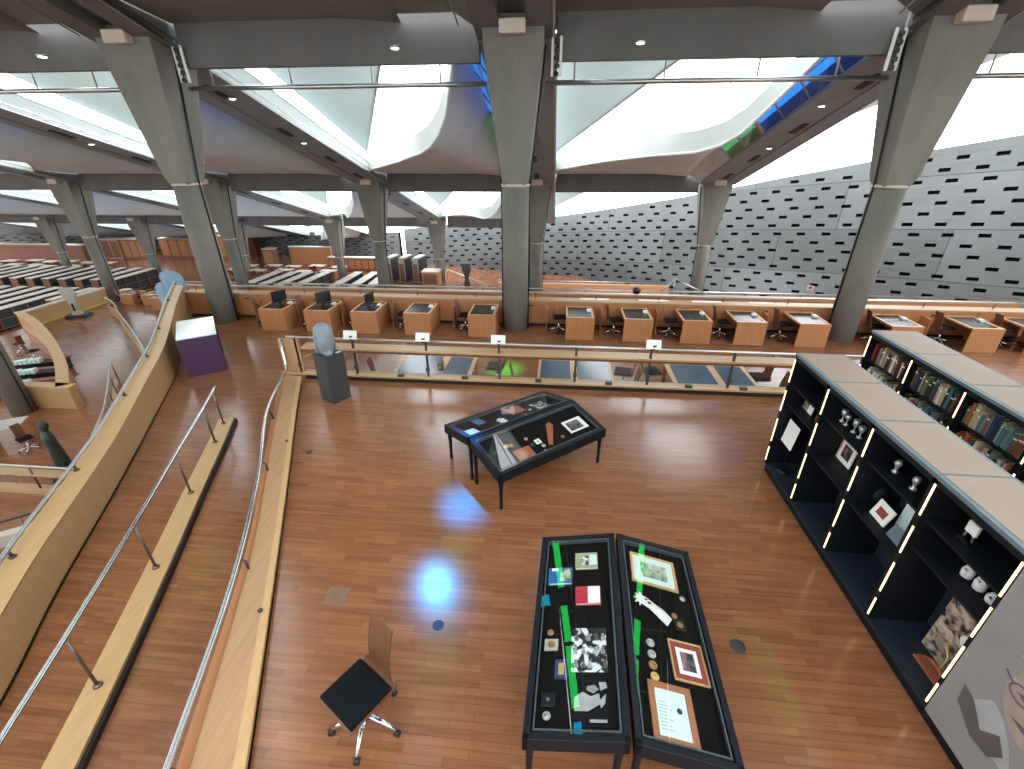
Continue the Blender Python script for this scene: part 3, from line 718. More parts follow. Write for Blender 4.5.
# ================================================================== DISPLAY CASES
CW, CL_, ZR, ZO = .722, 1.85, .75, .592
SLOPE = atan2(ZR - ZO, CW)
def zsl(x): return ZR - (ZR - ZO) * x / CW
def make_case(label, loc, rz):
    o = thing('display_case', label, 'display case', loc, rz, 'black sloping display cases')
    hl = CL_ / 2
    def slab(x0, x1, y0, y1, d0, d1, mb, mi=0):
        b = MB(); b.box(x0, x1, y0, y1, 0, 1); mb.add([(x, yy, zsl(x) + (d1 if z > .5 else d0)) for x, yy, z in b.v], b.f, mi)
    mb = MB(); slab(.01, CW, -hl, -hl + .05, -.14, 0, mb); slab(.01, CW, hl - .05, hl, -.14, 0, mb); slab(.01, .06, -hl, hl, -.14, 0, mb); slab(CW - .05, CW, -hl, hl, -.14, 0, mb)
    mb.build('frame', 'case', o, .008, False)
    mb = MB(); slab(.04, CW - .03, -hl + .03, hl - .03, -.10, -.055, mb); mb.build('felt_bed', 'felt', o, 0, False)
    mb = MB(); slab(.075, CW - .065, -hl + .065, -hl + .075, -.05, -.004, mb); slab(.075, CW - .065, hl - .075, hl - .065, -.05, -.004, mb); slab(.065, .075, -hl + .065, hl - .065, -.05, -.004, mb); slab(CW - .075, CW - .065, -hl + .065, hl - .065, -.05, -.004, mb)
    mb.build('inner_rim', 'rim', o, 0, False)
    mb = MB(); mb.face([(.05, -hl + .04, zsl(.05) - .008), (CW - .04, -hl + .04, zsl(CW - .04) - .008), (CW - .04, hl - .04, zsl(CW - .04) - .008), (.05, hl - .04, zsl(.05) - .008)]); mb.build('glass_lid', 'glass', o, 0, False)
    for x in (.06, CW - .05):
        for yy in (-hl + .06, hl - .06):
            mb = MB(); zt_ = zsl(x) - .12
            mb.tube([(x, yy, 0), (x, yy, .05), (x, yy, .08), (x, yy, zt_ - .12), (x, yy, zt_ - .08), (x, yy, zt_ + .02)], [.022, .026, .02, .028, .034, .034], 10); mb.build('leg', 'case', o, 0, False)
    return o
RN = radians(-2.4); cN = Vector((.66, 2.57, 0))
RF = radians(-49.6); cF = Vector((-.36, 5.63, 0))
cases = {}
for k, c, rz, lab in (('NR', cN, RN, 'near black display case, the half with framed pictures and a white glove, sloping right'),
                      ('NL', cN, RN + pi, 'near black display case, the half with books and black and white photographs, sloping left'),
                      ('FF', cF, RF, 'far black display case, front half with a brown tie laid inside'),
                      ('FB', cF, RF + pi, 'far black display case, rear half with a blue booklet inside')):
    off = Vector((.002, 0, 0)); off.rotate(Matrix.Rotation(rz, 3, 'Z'))
    cases[k] = (c + off, rz); make_case(lab, c + off, rz)
def case_xy(k, s, t):
    hl = CL_ / 2; c = {'NL': .08, 'NR': .148, 'FB': -.072, 'FF': -.027}[k]      # skew of the measured axes
    s = (s - t * c) / sqrt(1 - c * c)
    return (CW - s * .975, {'NR': hl - t, 'NL': t - hl, 'FF': t - hl, 'FB': hl - t}[k])
def put(k, o, s, t, rot=0, lift=0):
    """lay an object (built flat on z=0) on the felt of a case; rot turns it in the plane of the felt"""
    x, yy = case_xy(k, s, t); c, rz = cases[k]
    mt = Matrix.Translation(c) @ Matrix.Rotation(rz, 4, 'Z') @ Matrix.Translation((x, yy, zsl(x) - .054 + lift)) @ Matrix.Rotation(SLOPE, 4, 'Y') @ Matrix.Rotation(rot, 4, 'Z')
    o.matrix_world = mt; return o
def flat(name, parts, label, cat, group=None):
    """parts: list of (partname, x0,x1,y0,y1,z0,z1,material)"""
    o = thing(name, label, cat, group=group)
    for pn, x0, x1, y0, y1, z0, z1, m_ in parts:
        mb = MB(); mb.box(x0, x1, y0, y1, z0, z1); mb.build(pn, m_, o, .002, False)
    return o
def book(w_, h_, t_, cov, label, extra=()):
    o = thing('book', label, 'book', group='things in the display cases')
    mb = MB(); mb.box(-w_ / 2, w_ / 2, -h_ / 2, h_ / 2, 0, .004); mb.box(-w_ / 2, w_ / 2, -h_ / 2, h_ / 2, t_ - .004, t_); mb.box(-w_ / 2, -w_ / 2 + .005, -h_ / 2, h_ / 2, .004, t_ - .004); mb.build('cover', cov, o, 0, False)
    mb = MB(); mb.box(-w_ / 2 + .005, w_ / 2 - .006, -h_ / 2 + .005, h_ / 2 - .006, .004, t_ - .004); mb.build('pages', 'paper', o, 0, False)
    for pn, x0, x1, y0, y1, m_ in extra:
        mb = MB(); mb.box(x0, x1, y0, y1, t_, t_ + .0015); mb.build(pn, m_, o, 0, False)
    return o
def coin(r_, m_, label, cat='medal'):
    mb = MB(); mb.lathe([(r_ * .9, 0), (r_, .002), (r_, .006), (r_ * .92, .008), (r_ * .86, .0065), (r_ * .5, .007), (r_ * .45, .009), (.002, .009)], n=24)
    return tag(mb.build('medal', m_), label, cat, 'medals in the display cases')
def frame(w_, h_, fw_, mf, parts, label):
    o = thing('picture_frame', label, 'picture frame', group='framed pictures in the display cases')
    mb = MB(); a, b = w_ / 2, h_ / 2
    mb.box(-a, a, -b, -b + fw_, 0, .018); mb.box(-a, a, b - fw_, b, 0, .018); mb.box(-a, -a + fw_, -b + fw_, b - fw_, 0, .018); mb.box(a - fw_, a, -b + fw_, b - fw_, 0, .018); mb.build('frame', mf, o, .002, False)
    for pn, x0, x1, y0, y1, z_, m_ in parts:
        mb = MB(); mb.box(x0, x1, y0, y1, .001, z_); mb.build(pn, m_, o, 0, False)
    return o
# --- near left half (rot: local x runs to the left in the picture)
b_ = book(.21, .175, .03, 'green', 'olive paperback near the far end of the left half of the near case', [('cover_photo', -.02, .04, -.05, .06, 'print1'), ('cover_band', -.1, -.03, -.06, .06, 'papergreen')]); put('NL', b_, .48, .31, 0)
b_ = book(.22, .175, .03, 'blue', 'blue book in the left half of the near case', [('cover_photo', -.1, -.0, -.07, .07, 'print3'), ('title_label', .02, .08, -.08, -.05, 'paper')]); put('NL', b_, .25, .475, 0)
b_ = book(.22, .175, .028, 'red', 'red and white book in the left half of the near case', [('white_half', -.105, .0, -.085, .085, 'paper')]); put('NL', b_, .522, .695, 0)
def photo(w_, h_, m_, label, cap=None):
    o = thing('photograph', label, 'photograph', group='photographs in the display cases')
    mb = MB(); mb.box(-w_ / 2, w_ / 2, -h_ / 2, h_ / 2, 0, .004); mb.build('print', m_, o, 0, False)
    if cap:
        mb = MB(); mb.box(-w_ / 2 + .02, w_ / 2 - .12, h_ / 2 - .05, h_ / 2 - .03, .004, .005); mb.build('caption', cap, o, 0, False)
    return o
ph = photo(.275, .36, 'print1', 'black and white photograph of a crowd of people in the near case'); put('NL', ph, .56, 1.18)
# figures in the crowd photograph
for r_ in range(3):
    for c_ in range(5):
        if (r_ + c_) % 4 == 3: continue
        mb = MB(); x = -.11 + c_ * .054 + random.uniform(-.01, .01); yy = -.12 + r_ * .11
        mb.lathe([(.012, 0), (.012, .0012)], (x, yy, .004), 10); mb.box(x - .016, x + .016, yy + .014, yy + .05, .004, .005)
        mb.build('printed_figure', ['whiteprint', 'mural', 'darkprint'][(r_ + 2 * c_) % 3], ph, 0, False)
ph = photo(.26, .345, 'blackpad', 'black and white photograph of two figures, near end of the near case', 'whiteprint'); put('NL', ph, .60, 1.565)
for nm, mt_, pts in (('printed_coat', 'whiteprint', [(.12, -.02), (.06, -.06), (.0, -.03), (-.06, -.05), (-.07, .02), (.02, .07), (.12, .07)]),
                     ('printed_face', 'mural', [(.03, -.1), (-.03, -.11), (-.06, -.08), (-.02, -.05), (.03, -.07)]),
                     ('printed_face', 'whiteprint', [(-.06, -.13), (-.11, -.13), (-.12, -.09), (-.07, -.07)]),
                     ('printed_hand', 'whiteprint', [(-.06, .0), (-.11, -.05), (-.1, .02), (-.07, .05)])):
    mb = MB(); mb.prism(pts, .004, .005); mb.build(nm, mt_, ph, 0, False)
put('NL', coin(.027, 'bronzecoin', 'copper medal beside the green reflection in the left half of the near case'), .234, 1.034)
o = flat('medal_box', [('box', -.055, .055, -.048, .048, 0, .015, 'greystone')], 'pale square medal box in the left half of the near case', 'box', 'things in the display cases')
mb = MB(); mb.lathe([(.03, .0), (.03, .004)], (0, 0, .015), 18); mb.build('medal_disc', 'bronzecoin', o, 0, False); put('NL', o, .256, 1.145)
o = flat('medal_box', [('box', -.05, .05, -.072, .072, 0, .02, 'navy'), ('gold_insert', -.022, .022, -.045, .045, .02, .022, 'gold')], 'blue medal box with gold insert in the near case', 'box', 'things in the display cases'); put('NL', o, .362, 1.345)
o = flat('medal_box', [('box', -.05, .05, -.048, .048, 0, .015, 'plastic')], 'dark square medal box near the lower corner of the near case', 'box', 'things in the display cases')
mb = MB(); mb.lathe([(.012, .0), (.012, .003)], (0, 0, .015), 14); mb.build('medal_disc', 'topedge', o, 0, False); put('NL', o, .29, 1.565)
put('NL', coin(.03, 'silver', 'silver medal at the near corner of the left half of the near case'), .294, 1.671)
# --- near right half
f_ = frame(.43, .34, .022, 'goldframe', [('mount', -.193, .193, -.148, .148, .008, 'papergreen'), ('landscape_print', -.12, .13, -.085, .085, .009, 'print3')], 'gold framed landscape picture with a white mount in the near case'); put('NR', f_, .445, .335, radians(-1))
o = thing('glove', 'white cloth glove with printed marks beside the framed landscape', 'glove', group='things in the display cases')
mb = MB()
def fl_ring(x, yy, wd, th, ang):
    d = Vector((-sin(ang), cos(ang))); return [(x + d.x * wd * a, yy + d.y * wd * a, .012 + th * b) for a, b in ((-1, 0), (-.7, .8), (0, 1), (.7, .8), (1, 0), (.7, -.6), (0, -.7), (-.7, -.6))]
mb.loft([fl_ring(-.12, .12, .05, .012, -.6), fl_ring(-.05, .05, .052, .014, -.8), fl_ring(.02, .0, .042, .014, -.5), fl_ring(.08, -.035, .048, .016, -.2), fl_ring(.12, -.05, .04, .012, -.1)]); mb.build('cuff_and_palm', 'cloth', o, 0, False)
for k in range(5):
    mb = MB(); a = radians(-75 + 36 * k); mb.tube([(.10, -.045, .014), (.10 + .05 * cos(a), -.045 + .045 * sin(a), .016), (.10 + .075 * cos(a), -.045 + .07 * sin(a), .012)], [.013, .012, .007], 8); mb.build('glove_finger', 'cloth', o, 0, False)
mb = MB(); mb.box(.03, .06, -.02, .0, .0275, .0285); mb.box(.06, .085, -.045, -.03, .030, .031); mb.build('printed_mark', 'ink', o, 0, False)
put('NR', o, .55, .725, radians(180))
put('NR', coin(.026, 'bronzecoin', 'reddish tag beside the white glove in the near case'), .379, .759)
mb = MB(); mb.lathe([(.012, 0), (.028, .006), (.02, .014), (.004, .018)], n=10); put('NR', tag(mb.build('silver_brooch', 'silver'), 'small shiny silver brooch right of the white glove', 'brooch'), .243, .56)
o = flat('medal_box', [('box', -.045, .045, -.05, .05, 0, .014, 'plastic')], 'dark square box with a coin, right of the white glove', 'box', 'things in the display cases')
mb = MB(); mb.lathe([(.026, 0), (.026, .004)], (0, 0, .014), 16); mb.build('coin', 'bronzecoin', o, 0, False); put('NR', o, .363, .843)
for k, (s, t, m_) in enumerate(((.675, 1.069, 'silver'), (.69, 1.163, 'silver'), (.705, 1.25, 'bronzecoin'), (.715, 1.335, 'gold'))):
    put('NR', coin(.034, m_, ['first silver medal, topmost of the four in a column beside the red framed portrait', 'second silver medal of the four in a column beside the red framed portrait', 'bronze medal, third of the four in a column', 'gold medal, lowest of the four in a column'][k]), s, t)
f_ = frame(.275, .325, .012, 'goldframe', [('red_mount', -.126, .126, -.151, .151, .008, 'redmat'), ('white_mount', -.085, .085, -.105, .105, .01, 'paper'), ('portrait_print', -.055, .055, -.075, .075, .011, 'print4')], 'framed portrait photograph in a dark red mount in the near case'); put('NR', f_, .402, 1.155, radians(1))
f_ = frame(.32, .405, .045, 'brownboard', [('certificate', -.115, .115, -.158, .158, .008, 'papergreen')], 'brown framed certificate with a dark seal at the near end of the case'); put('NR', f_, .66, 1.575, 0)
mb = MB(); mb.lathe([(.02, 0), (.02, .002)], (.055, .03, .008), 16); mb.build('seal', 'ink', f_, 0, False)
mb = MB()
for k in range(9): mb.box(-.095, .0 - .02 * (k % 3), -.11 + k * .022, -.107 + k * .022, .008, .0086)
mb.build('faint_writing', 'topedge', f_, 0, False)
# --- far front half
o = flat('brown_board', [('board', -.1, .1, -.13, .13, 0, .012, 'brown'), ('label_lines', -.05, .05, -.06, .06, .012, .013, 'bronzecoin')], 'orange brown leather folder at the near end of the far case', 'folder', 'things in the display cases'); put('FF', o, .187, .54)
mb = MB(); pts = [(-.03, -.23), (.03, -.23), (.05, .18), (0, .235), (-.05, .18)]; mb.prism(pts, 0, .008)
put('FF', tag(mb.build('necktie', 'brown'), 'long brown necktie laid across the far case', 'necktie'), .324, 1.09, radians(55))
ph = photo(.24, .34, 'paper', 'pale document with dark portrait in the far case'); put('FF', ph, .29, 1.54)
mb = MB(); mb.box(-.08, .09, -.13, .1, .004, .005); mb.build('portrait_print', 'print4', ph, 0, False)
o = flat('card', [('card_sheet', -.045, .045, -.045, .045, 0, .003, 'paper'), ('round_mark', -.012, .012, -.012, .012, .003, .004, 'ink')], 'small white card with a dot in the far case', 'card', 'things in the display cases'); put('FF', o, .283, .84)
for k, (s, t, m_, l) in enumerate(((.42, .395, 'gold', 'gold medal above the brown folder in the far case'), (.399, .463, 'bronzecoin', 'bronze medal next to the gold one in the far case'), (.402, .718, 'silver', 'small silver medal left of the white card in the far case'), (.269, .731, 'bronze', 'dark medal below the white card in the far case'), (.181, .862, 'silver', 'silver medal between the white card and the tie'), (.186, 1.214, 'bronzecoin', 'small bronze badge right of the brown tie'), (.094, .826, 'silver', 'tiny silver badge at the front rim of the far case'), (.393, .20, 'bronze', 'dark badge in the near corner of the far case'))):
    put('FF', coin([.034, .03, .027, .034, .03, .028, .02, .03][k], m_, l), s, t)
# --- far rear half
o = flat('booklet', [('cover', -.12, .12, -.065, .065, 0, .008, 'blue')], 'light blue booklet in the rear half of the far case', 'booklet', 'things in the display cases'); put('FB', o, .2, .45)
o = flat('card', [('card_sheet', -.125, .125, -.075, .075, 0, .004, 'papergreen')], 'pale card beside the blue booklet in the far case', 'card', 'things in the display cases'); put('FB', o, .487, .205)
o = flat('brown_board', [('board', -.15, .15, -.125, .125, 0, .012, 'brown')], 'brown board in the rear half of the far case', 'folder', 'things in the display cases'); put('FB', o, .19, 1.075)
mb = MB()
for k in range(4): mb.lathe([(.02, 0), (.045, .01), (.02, .035)], (-.06 + .04 * k, .03 * (k % 2) - .02, 0), 8)
put('FB', tag(mb.build('white_figurine', 'cloth'), 'small white figurine lying in the rear half of the far case', 'figurine'), .46, .69)
ph = photo(.28, .22, 'print2', 'dark photograph at the right end of the rear half of the far case'); put('FB', ph, .3, 1.46)
put('FB', coin(.028, 'silver', 'silver medal before the dark photograph in the far case'), .365, 1.237)
put('FB', coin(.025, 'bronzecoin', 'bronze medal near the ridge of the far case'), .489, 1.076)

# ================================================================== SWIVEL CHAIR
def make_chair(label, loc, rz):
    o = thing('swivel_chair', label, 'chair', loc, rz, 'wooden swivel chairs')
    def rail(t):      # side profile of the bent ply shell: y (back +), z
        pts = [(-.22, .425), (-.2, .445), (-.05, .44), (.12, .435), (.185, .455), (.205, .52), (.215, .64), (.245, .78), (.29, .93)]
        return pts[t]
    P_ = catmull([(0, a, b) for a, b in [rail(i) for i in range(9)]], 4)
    def wd(i): t = i / (len(P_) - 1); return .205 if t < .5 else max(.128, .205 - .55 * (t - .5))
    def shell(i0, i1, name):
        rings = []
        for i in range(i0, i1 + 1):
            q = P_[i]; a = P_[max(i - 1, 0)]; b = P_[min(i + 1, len(P_) - 1)]; d = (b - a).normalized(); nrm = Vector((0, -d.z, d.y)) * .008
            w_ = wd(i); rings.append([q + nrm + Vector((-w_, 0, 0)), q + nrm + Vector((w_, 0, 0)), q - nrm + Vector((w_, 0, 0)), q - nrm + Vector((-w_, 0, 0))])
        mb = MB(); mb.loft(rings, 0, False); return mb.build(name, 'walnut', o, .002, False)
    shell(0, 16, 'seat_shell'); shell(16, len(P_) - 1, 'backrest')
    mb = MB()
    rings = []
    for z_, k in ((.447, .0), (.475, .0), (.487, .015)): rings.append([(-.195 + k, -.215 + k, z_), (.195 - k, -.215 + k, z_), (.195 - k, .155 - k, z_), (-.195 + k, .155 - k, z_)])
    mb.loft(rings, 0, False); mb.build('seat_pad', 'blackpad', o, .008, False)
    mb = MB(); mb.lathe([(.03, .09), (.03, .28), (.02, .28), (.02, .42)], n=14); mb.box(-.08, .08, -.1, .1, .405, .428); mb.build('gas_column', 'chrome', o, 0, False)
    for k in range(5):
        a = radians(-54 + 72 * k); mb = MB()
        mb.tube([(0, 0, .115), (.14 * cos(a), .14 * sin(a), .11), (.27 * cos(a), .27 * sin(a), .075)], [.026, .022, .016], 8); lg = mb.build('leg', 'chrome', o, 0, False)
        mb = MB(); c = Vector((.275 * cos(a), .275 * sin(a), .028)); sd = Vector((-sin(a), cos(a), 0))
        mb.tube([c - sd * .018, c + sd * .018], .028, 10); mb.tube([c + Vector((0, 0, .02)), c + Vector((0, 0, .05))], .012, 6); mb.build('castor', 'plastic', lg, 0, False)
    return o
chair0 = make_chair('wooden swivel chair with black seat pad standing alone on the display floor', (-1.375, 1.96, 0), radians(-31.5))

# ================================================================== BOOKCASES
BX, BD, BHt = 3.11, .56, 1.84
def led(o, x, yy, spans):
    for a, b in spans:
        mb = MB(); mb.box(x - .006, x + .004, yy - .0065, yy + .0065, a, b); mb.build('light_strip', 'led', o)
LEDS = ((.19, .42), (.51, .88), (1.0, 1.31), (1.43, 1.75))
def bookcase(x, yfar, wd, dep, ht, shelves, label, group, last=False, topm='shelftop'):
    o = thing('bookcase', label, 'bookcase', (x, yfar - wd / 2, 0), 0, group)
    ya, yb = yfar - wd, yfar
    mb = MB(); mb.box(x + .03, x + dep, ya + .002, yb - .002, 0, .12); mb.build('plinth', 'case', o)
    mb = MB(); mb.box(x + .0, x + dep, ya + .002, yb - .002, .12, .15); mb.build('bottom_board', 'shelfblue', o)
    mb = MB(); mb.box(x + dep - .03, x + dep, ya + .002, yb - .002, .15, ht - .04); mb.build('back_panel', 'shelfblue', o)
    for yy in (ya + .002, yb - .032):
        mb = MB(); mb.box(x, x + dep - .03, yy, yy + .03, .15, ht - .05); mb.build('side_panel', 'case', o)
    mb = MB(); mb.box(x, x + .04, ya + .002, yb - .002, ht - .1, ht - .04); mb.build('fascia', 'case', o)
    for z_ in shelves:
        mb = MB(); mb.box(x + .05, x + dep - .03, ya + .032, yb - .032, z_ - .025, z_); mb.build('shelf', 'case', o)
    mb = MB(); mb.box(x - .01, x + dep + .01, ya + .002, yb - .002, ht - .04, ht - .004); mb.build('top_edge', 'topedge', o)
    mb = MB(); mb.box(x + .03, x + dep - .025, ya + .012, yb - .012, ht - .004, ht); mb.build('top_panel', topm, o)
    led(o, x, yb - .018, LEDS)
    if last: led(o, x, ya + .018, LEDS)
    for a, b in ((.42, .51), (.88, 1.0), (1.31, 1.43)):
        mb = MB(); mb.box(x - .012, x, yb - .036, yb - .002, a, b); mb.build('strip_holder', 'plastic', o)
    return o
shl = [(1.40, 1.12), (1.40, .88), (1.40, .86), (1.40, 1.10)]
nm = ['end unit of the long black bookcase, farthest from the mural, with a pale certificate', 'second unit of the long black bookcase, holding a white framed picture', 'third unit of the long black bookcase, holding a red and white plaque', 'fourth unit of the long black bookcase, beside the printed portrait panel']
for k in range(4):
    bookcase(BX, 5.72 - .825 * k, .825, BD, BHt, shl[k], nm[k], 'units of the front black bookcase', k == 3)
# portrait panel unit
ya = 5.72 - .825 * 4
o = thing('portrait_panel', 'grey bookcase end panel printed with a large portrait wearing glasses', 'panel', (BX, ya - .9, 0))
mb = MB(); mb.box(BX + .03, BX + BD, ya - 2.4, ya, 0, .12); mb.build('plinth', 'case', o)
mb = MB(); mb.box(BX, BX + BD, ya - 2.4, ya - .002, .12, BHt - .1); mb.build('printed_board', 'mural', o)
mb = MB(); mb.box(BX - .01, BX + BD + .01, ya - 2.4, ya - .002, BHt - .1, BHt - .004); mb.build('top_edge', 'topedge', o)
mb = MB(); mb.box(BX + .03, BX + BD - .025, ya - 2.4, ya - .012, BHt - .004, BHt); mb.build('top_panel', 'shelftop', o)
def pr(name, pts, m_, t=.003, base=0):
    mb = MB(); a = [(BX - base, p_[0], p_[1]) for p_ in pts]; b = [(BX - base - t, p_[0], p_[1]) for p_ in pts]; n_ = len(pts)
    mb.add(a + b, [tuple(range(n_)), tuple(range(2 * n_ - 1, n_ - 1, -1))] + [(i, n_ + i, n_ + (i + 1) % n_, (i + 1) % n_) for i in range(n_)]); mb.build(name, m_, o)
pr('printed_face', [(2.10, 1.12), (2.13, .98), (2.08, .84), (2.0, .74), (1.88, .70), (1.6, .7), (1.5, 1.0), (1.6, 1.4), (1.9, 1.42), (2.05, 1.28)], 'skin')
pr('printed_hair', [(2.16, 1.22), (2.05, 1.34), (1.9, 1.46), (1.6, 1.52), (1.5, 1.3), (1.7, 1.36), (1.95, 1.28)], 'whiteprint', .003, .003)
pr('printed_collar', [(2.22, .62), (2.12, .78), (2.02, .74), (1.9, .6), (1.8, .42), (2.0, .44)], 'whiteprint')
pr('printed_coat', [(2.30, .66), (2.2, .63), (2.08, .5), (1.98, .62), (1.9, .52), (1.96, .4), (2.1, .38), (2.28, .5)], 'darkprint', .003, .003)
pr('printed_mouth', [(2.0, .82), (1.92, .8), (1.85, .81), (1.92, .84)], 'darkprint', .003, .004)
pr('printed_eye', [(2.05, 1.0), (2.0, 1.03), (1.95, 1.0), (2.0, .98)], 'darkprint', .003, .004)
mb = MB(); ring = [(BX - .006, 2.02 + .085 * cos(a), 1.0 + .06 * sin(a)) for a in [2 * pi * k / 20 for k in range(21)]]; mb.tube(ring, .007, 6); mb.tube([(BX - .006, 2.10, 1.02), (BX - .006, 2.17, 1.06)], .006, 6); mb.tube([(BX - .006, 1.935, 1.0), (BX - .006, 1.87, 1.02)], .006, 6)
ring = [(BX - .006, 1.79 + .085 * cos(a), 1.0 + .06 * sin(a)) for a in [2 * pi * k / 20 for k in range(21)]]; mb.tube(ring, .007, 6); mb.build('printed_glasses', 'darkprint', o)

# things on the shelves of the front bookcase
def stand_sheet(name, y0, y1, z0, z1, x, m_, label, cat, lean=.08, extra=()):
    o_ = thing(name, label, cat, (x, (y0 + y1) / 2, z0), 0, 'things on the bookcase shelves')
    hh = z1 - z0; ww = (y1 - y0) / 2
    mt = Matrix.Rotation(lean, 4, 'Y')
    mb = MB(); mb.box(-.006, .006, -ww, ww, 0, hh, 0, mt); mb.build('sheet', m_, o_, 0, False)
    for pn, a, b, c, d, e, mm in extra:
        mb = MB(); mb.box(-.006 - e, -.006, a, b, c, d, 0, mt); mb.build(pn, mm, o_, 0, False)
    return o_
o_ = thing('certificate', 'cream certificate on a thin stand in the end unit of the bookcase', 'certificate', (3.22, 5.5, .15), 0, 'things on the bookcase shelves')
mb = MB(); mb.box(-.004, .004, -.14, .14, .42, .76, 0, Matrix.Rotation(.12, 4, 'Y') @ Matrix.Translation((-.07, 0, 0))); mb.build('sheet', 'paper', o_, 0, False)
mb = MB(); mb.tube([(.05, 0, 0), (.02, 0, .6)], .008, 6); mb.lathe([(.08, 0), (.08, .012), (.01, .02)], (.05, 0, 0), 14); mb.build('stand', 'plastic', o_, 0, False)
o_ = stand_sheet('picture_frame', 4.58, 4.85, .882, 1.17, 3.43, 'paper', 'white framed picture standing in the second bookcase unit', 'picture frame', .1, [('dark_picture', -.08, .07, .06, .22, .004, 'print4'), ('gold_edge', .12, .135, 0, .288, .006, 'goldframe')])
o_ = stand_sheet('plaque', 3.68, 3.9, .862, 1.05, 3.28, 'paper', 'white plaque with a red emblem in the third bookcase unit', 'plaque', .35, [('red_emblem', -.06, .06, .05, .13, .003, 'redmat')])
o_ = stand_sheet('document', 3.5, 3.74, .862, 1.2, 3.43, 'paper', 'tall pale document standing in the third bookcase unit', 'document', .08, [('document_border', -.1, .1, .02, .32, .002, 'papergreen')])
o_ = stand_sheet('notebook', 3.42, 3.6, .862, 1.0, 3.26, 'topedge', 'grey notebook leaning below the tall pale document', 'notebook', .4)
mb = MB(); mb.lathe([(.04, 0), (.07, .03), (.09, .12), (.06, .2), (.035, .22), (.045, .25)], (3.42, 4.1, .862), 16); tag(mb.build('vase', 'shelfblue'), 'dark blue vase in the third bookcase unit', 'vase', 'things on the bookcase shelves')
for k, (yy, m_, hh) in enumerate(((5.55, 'print5', .17), (5.43, 'paper', .14), (5.22, 'brown', .2), (5.12, 'print5', .18))):
    stand_sheet('small_picture', yy - .05, yy + .05, 1.122, 1.122 + hh, 3.32, m_, 'small %s picture, middle shelf of the end unit, %s from the far side' % (['dark printed', 'white', 'brown', 'speckled'][k], ['first', 'second', 'third', 'fourth'][k]), 'picture', .12)
for k, yy in enumerate((4.78, 4.70, 4.55, 4.44)):
    mb = MB(); hh = [.15, .13, .16, .14][k]; mb.lathe([(.028, 0), (.03, .01), (.008, .02), (.008, .06), (.03, .09), (.034, hh), (.03, hh)], (3.3, yy, 1.402), 14)
    tag(mb.build('goblet', 'silver'), 'small silver goblet on the top shelf of the second unit, %s from the far side' % ['first', 'second', 'third', 'fourth'][k], 'goblet', 'silver goblets')
for k, yy in enumerate((3.85, 3.6)):
    mb = MB(); mb.lathe([(.03, 0), (.03, .015), (.012, .03), (.02, .07), (.035, .1), (.02, .14)], (3.3, yy, 1.402), 14)
    tag(mb.build('trophy', 'silver'), 'small silver trophy on the top shelf of the third unit, %s' % ['far side', 'near side'][k], 'trophy')
o_ = thing('trophy', 'glass and metal trophy on the top shelf of the fourth unit', 'trophy', (3.30, 2.98, 1.402)); o_.scale = (.8, .8, .8)
mb = MB(); mb.box(-.05, .05, -.07, .07, 0, .03); mb.build('trophy_base', 'plastic', o_, .004, False)
mb = MB(); mb.tube([(0, -.05, .03), (0, -.02, .16), (0, .06, .2)], .01, 6); mb.tube([(0, .05, .03), (0, .03, .16)], .01, 6); mb.build('trophy_arm', 'silver', o_, 0, False)
mb = MB(); mb.prism([(-.012, -.06), (.012, -.06), (.012, .06), (-.012, .06)], .1, .22); mb.build('trophy_plate', 'paper', o_, 0, False)
stand_sheet('light_blue_panel', 2.47, 2.72, 1.402, 1.52, 3.5, 'bluestone', 'pale blue panel standing on the top shelf of the fourth unit', 'panel', .5)
for k, (yy, hh) in enumerate(((2.9, .13), (2.78, .15), (2.66, .1))):
    mb = MB(); mb.lathe([(.02, 0), (.04, .01), (.045, hh * .5), (.03, hh * .8), (.018, hh)], (3.36, yy, 1.102), 10); mb.tube([(3.34, yy, 1.102 + hh * .6), (3.28, yy - .03, 1.102 + hh * .8)], .012, 6)
    tag(mb.build('figurine', 'cloth'), 'white figurine on the second shelf of the fourth unit, %s' % ['farthest of three', 'middle of three', 'nearest of three'][k], 'figurine', 'white figurines')
o_ = stand_sheet('photo_collage', 2.5, 3.0, .152, .92, 3.46, 'print5', 'brown photo collage board at the back of the fourth unit', 'board', .05)
for k, (a, b) in enumerate(((-.18, .3), (-.05, .42), (.1, .2), (.02, .05))):
    mb = MB(); mb.lathe([(.05, 0), (.06, .004)], (0, 0, 0), 14)
    bb = mb; bb.v = [(-.02 - z_ , a + x * .9, b + y_) for x, y_, z_ in bb.v]; bb.build('collage_portrait', ['brown', 'paper', 'skin', 'greystone'][k], o_, 0, False)
o_ = thing('wooden_stand', 'curved brown wooden stand at the bottom of the fourth unit', 'stand', (3.34, 2.7, .152))
mb = MB(); mb.tube([(0, -.12, .0 + .02), (0, -.05, .1), (0, .05, .1), (0, .14, .02)], .018, 8); mb.box(-.05, .05, -.16, .16, 0, .02); mb.build('stand_arch', 'brown', o_, 0, False)
mb = MB(); mb.tube([(0, -.03, .11), (.02, -.02, .25), (.03, .06, .33)], .013, 6); mb.build('stand_arm', 'goldframe', o_, 0, False)

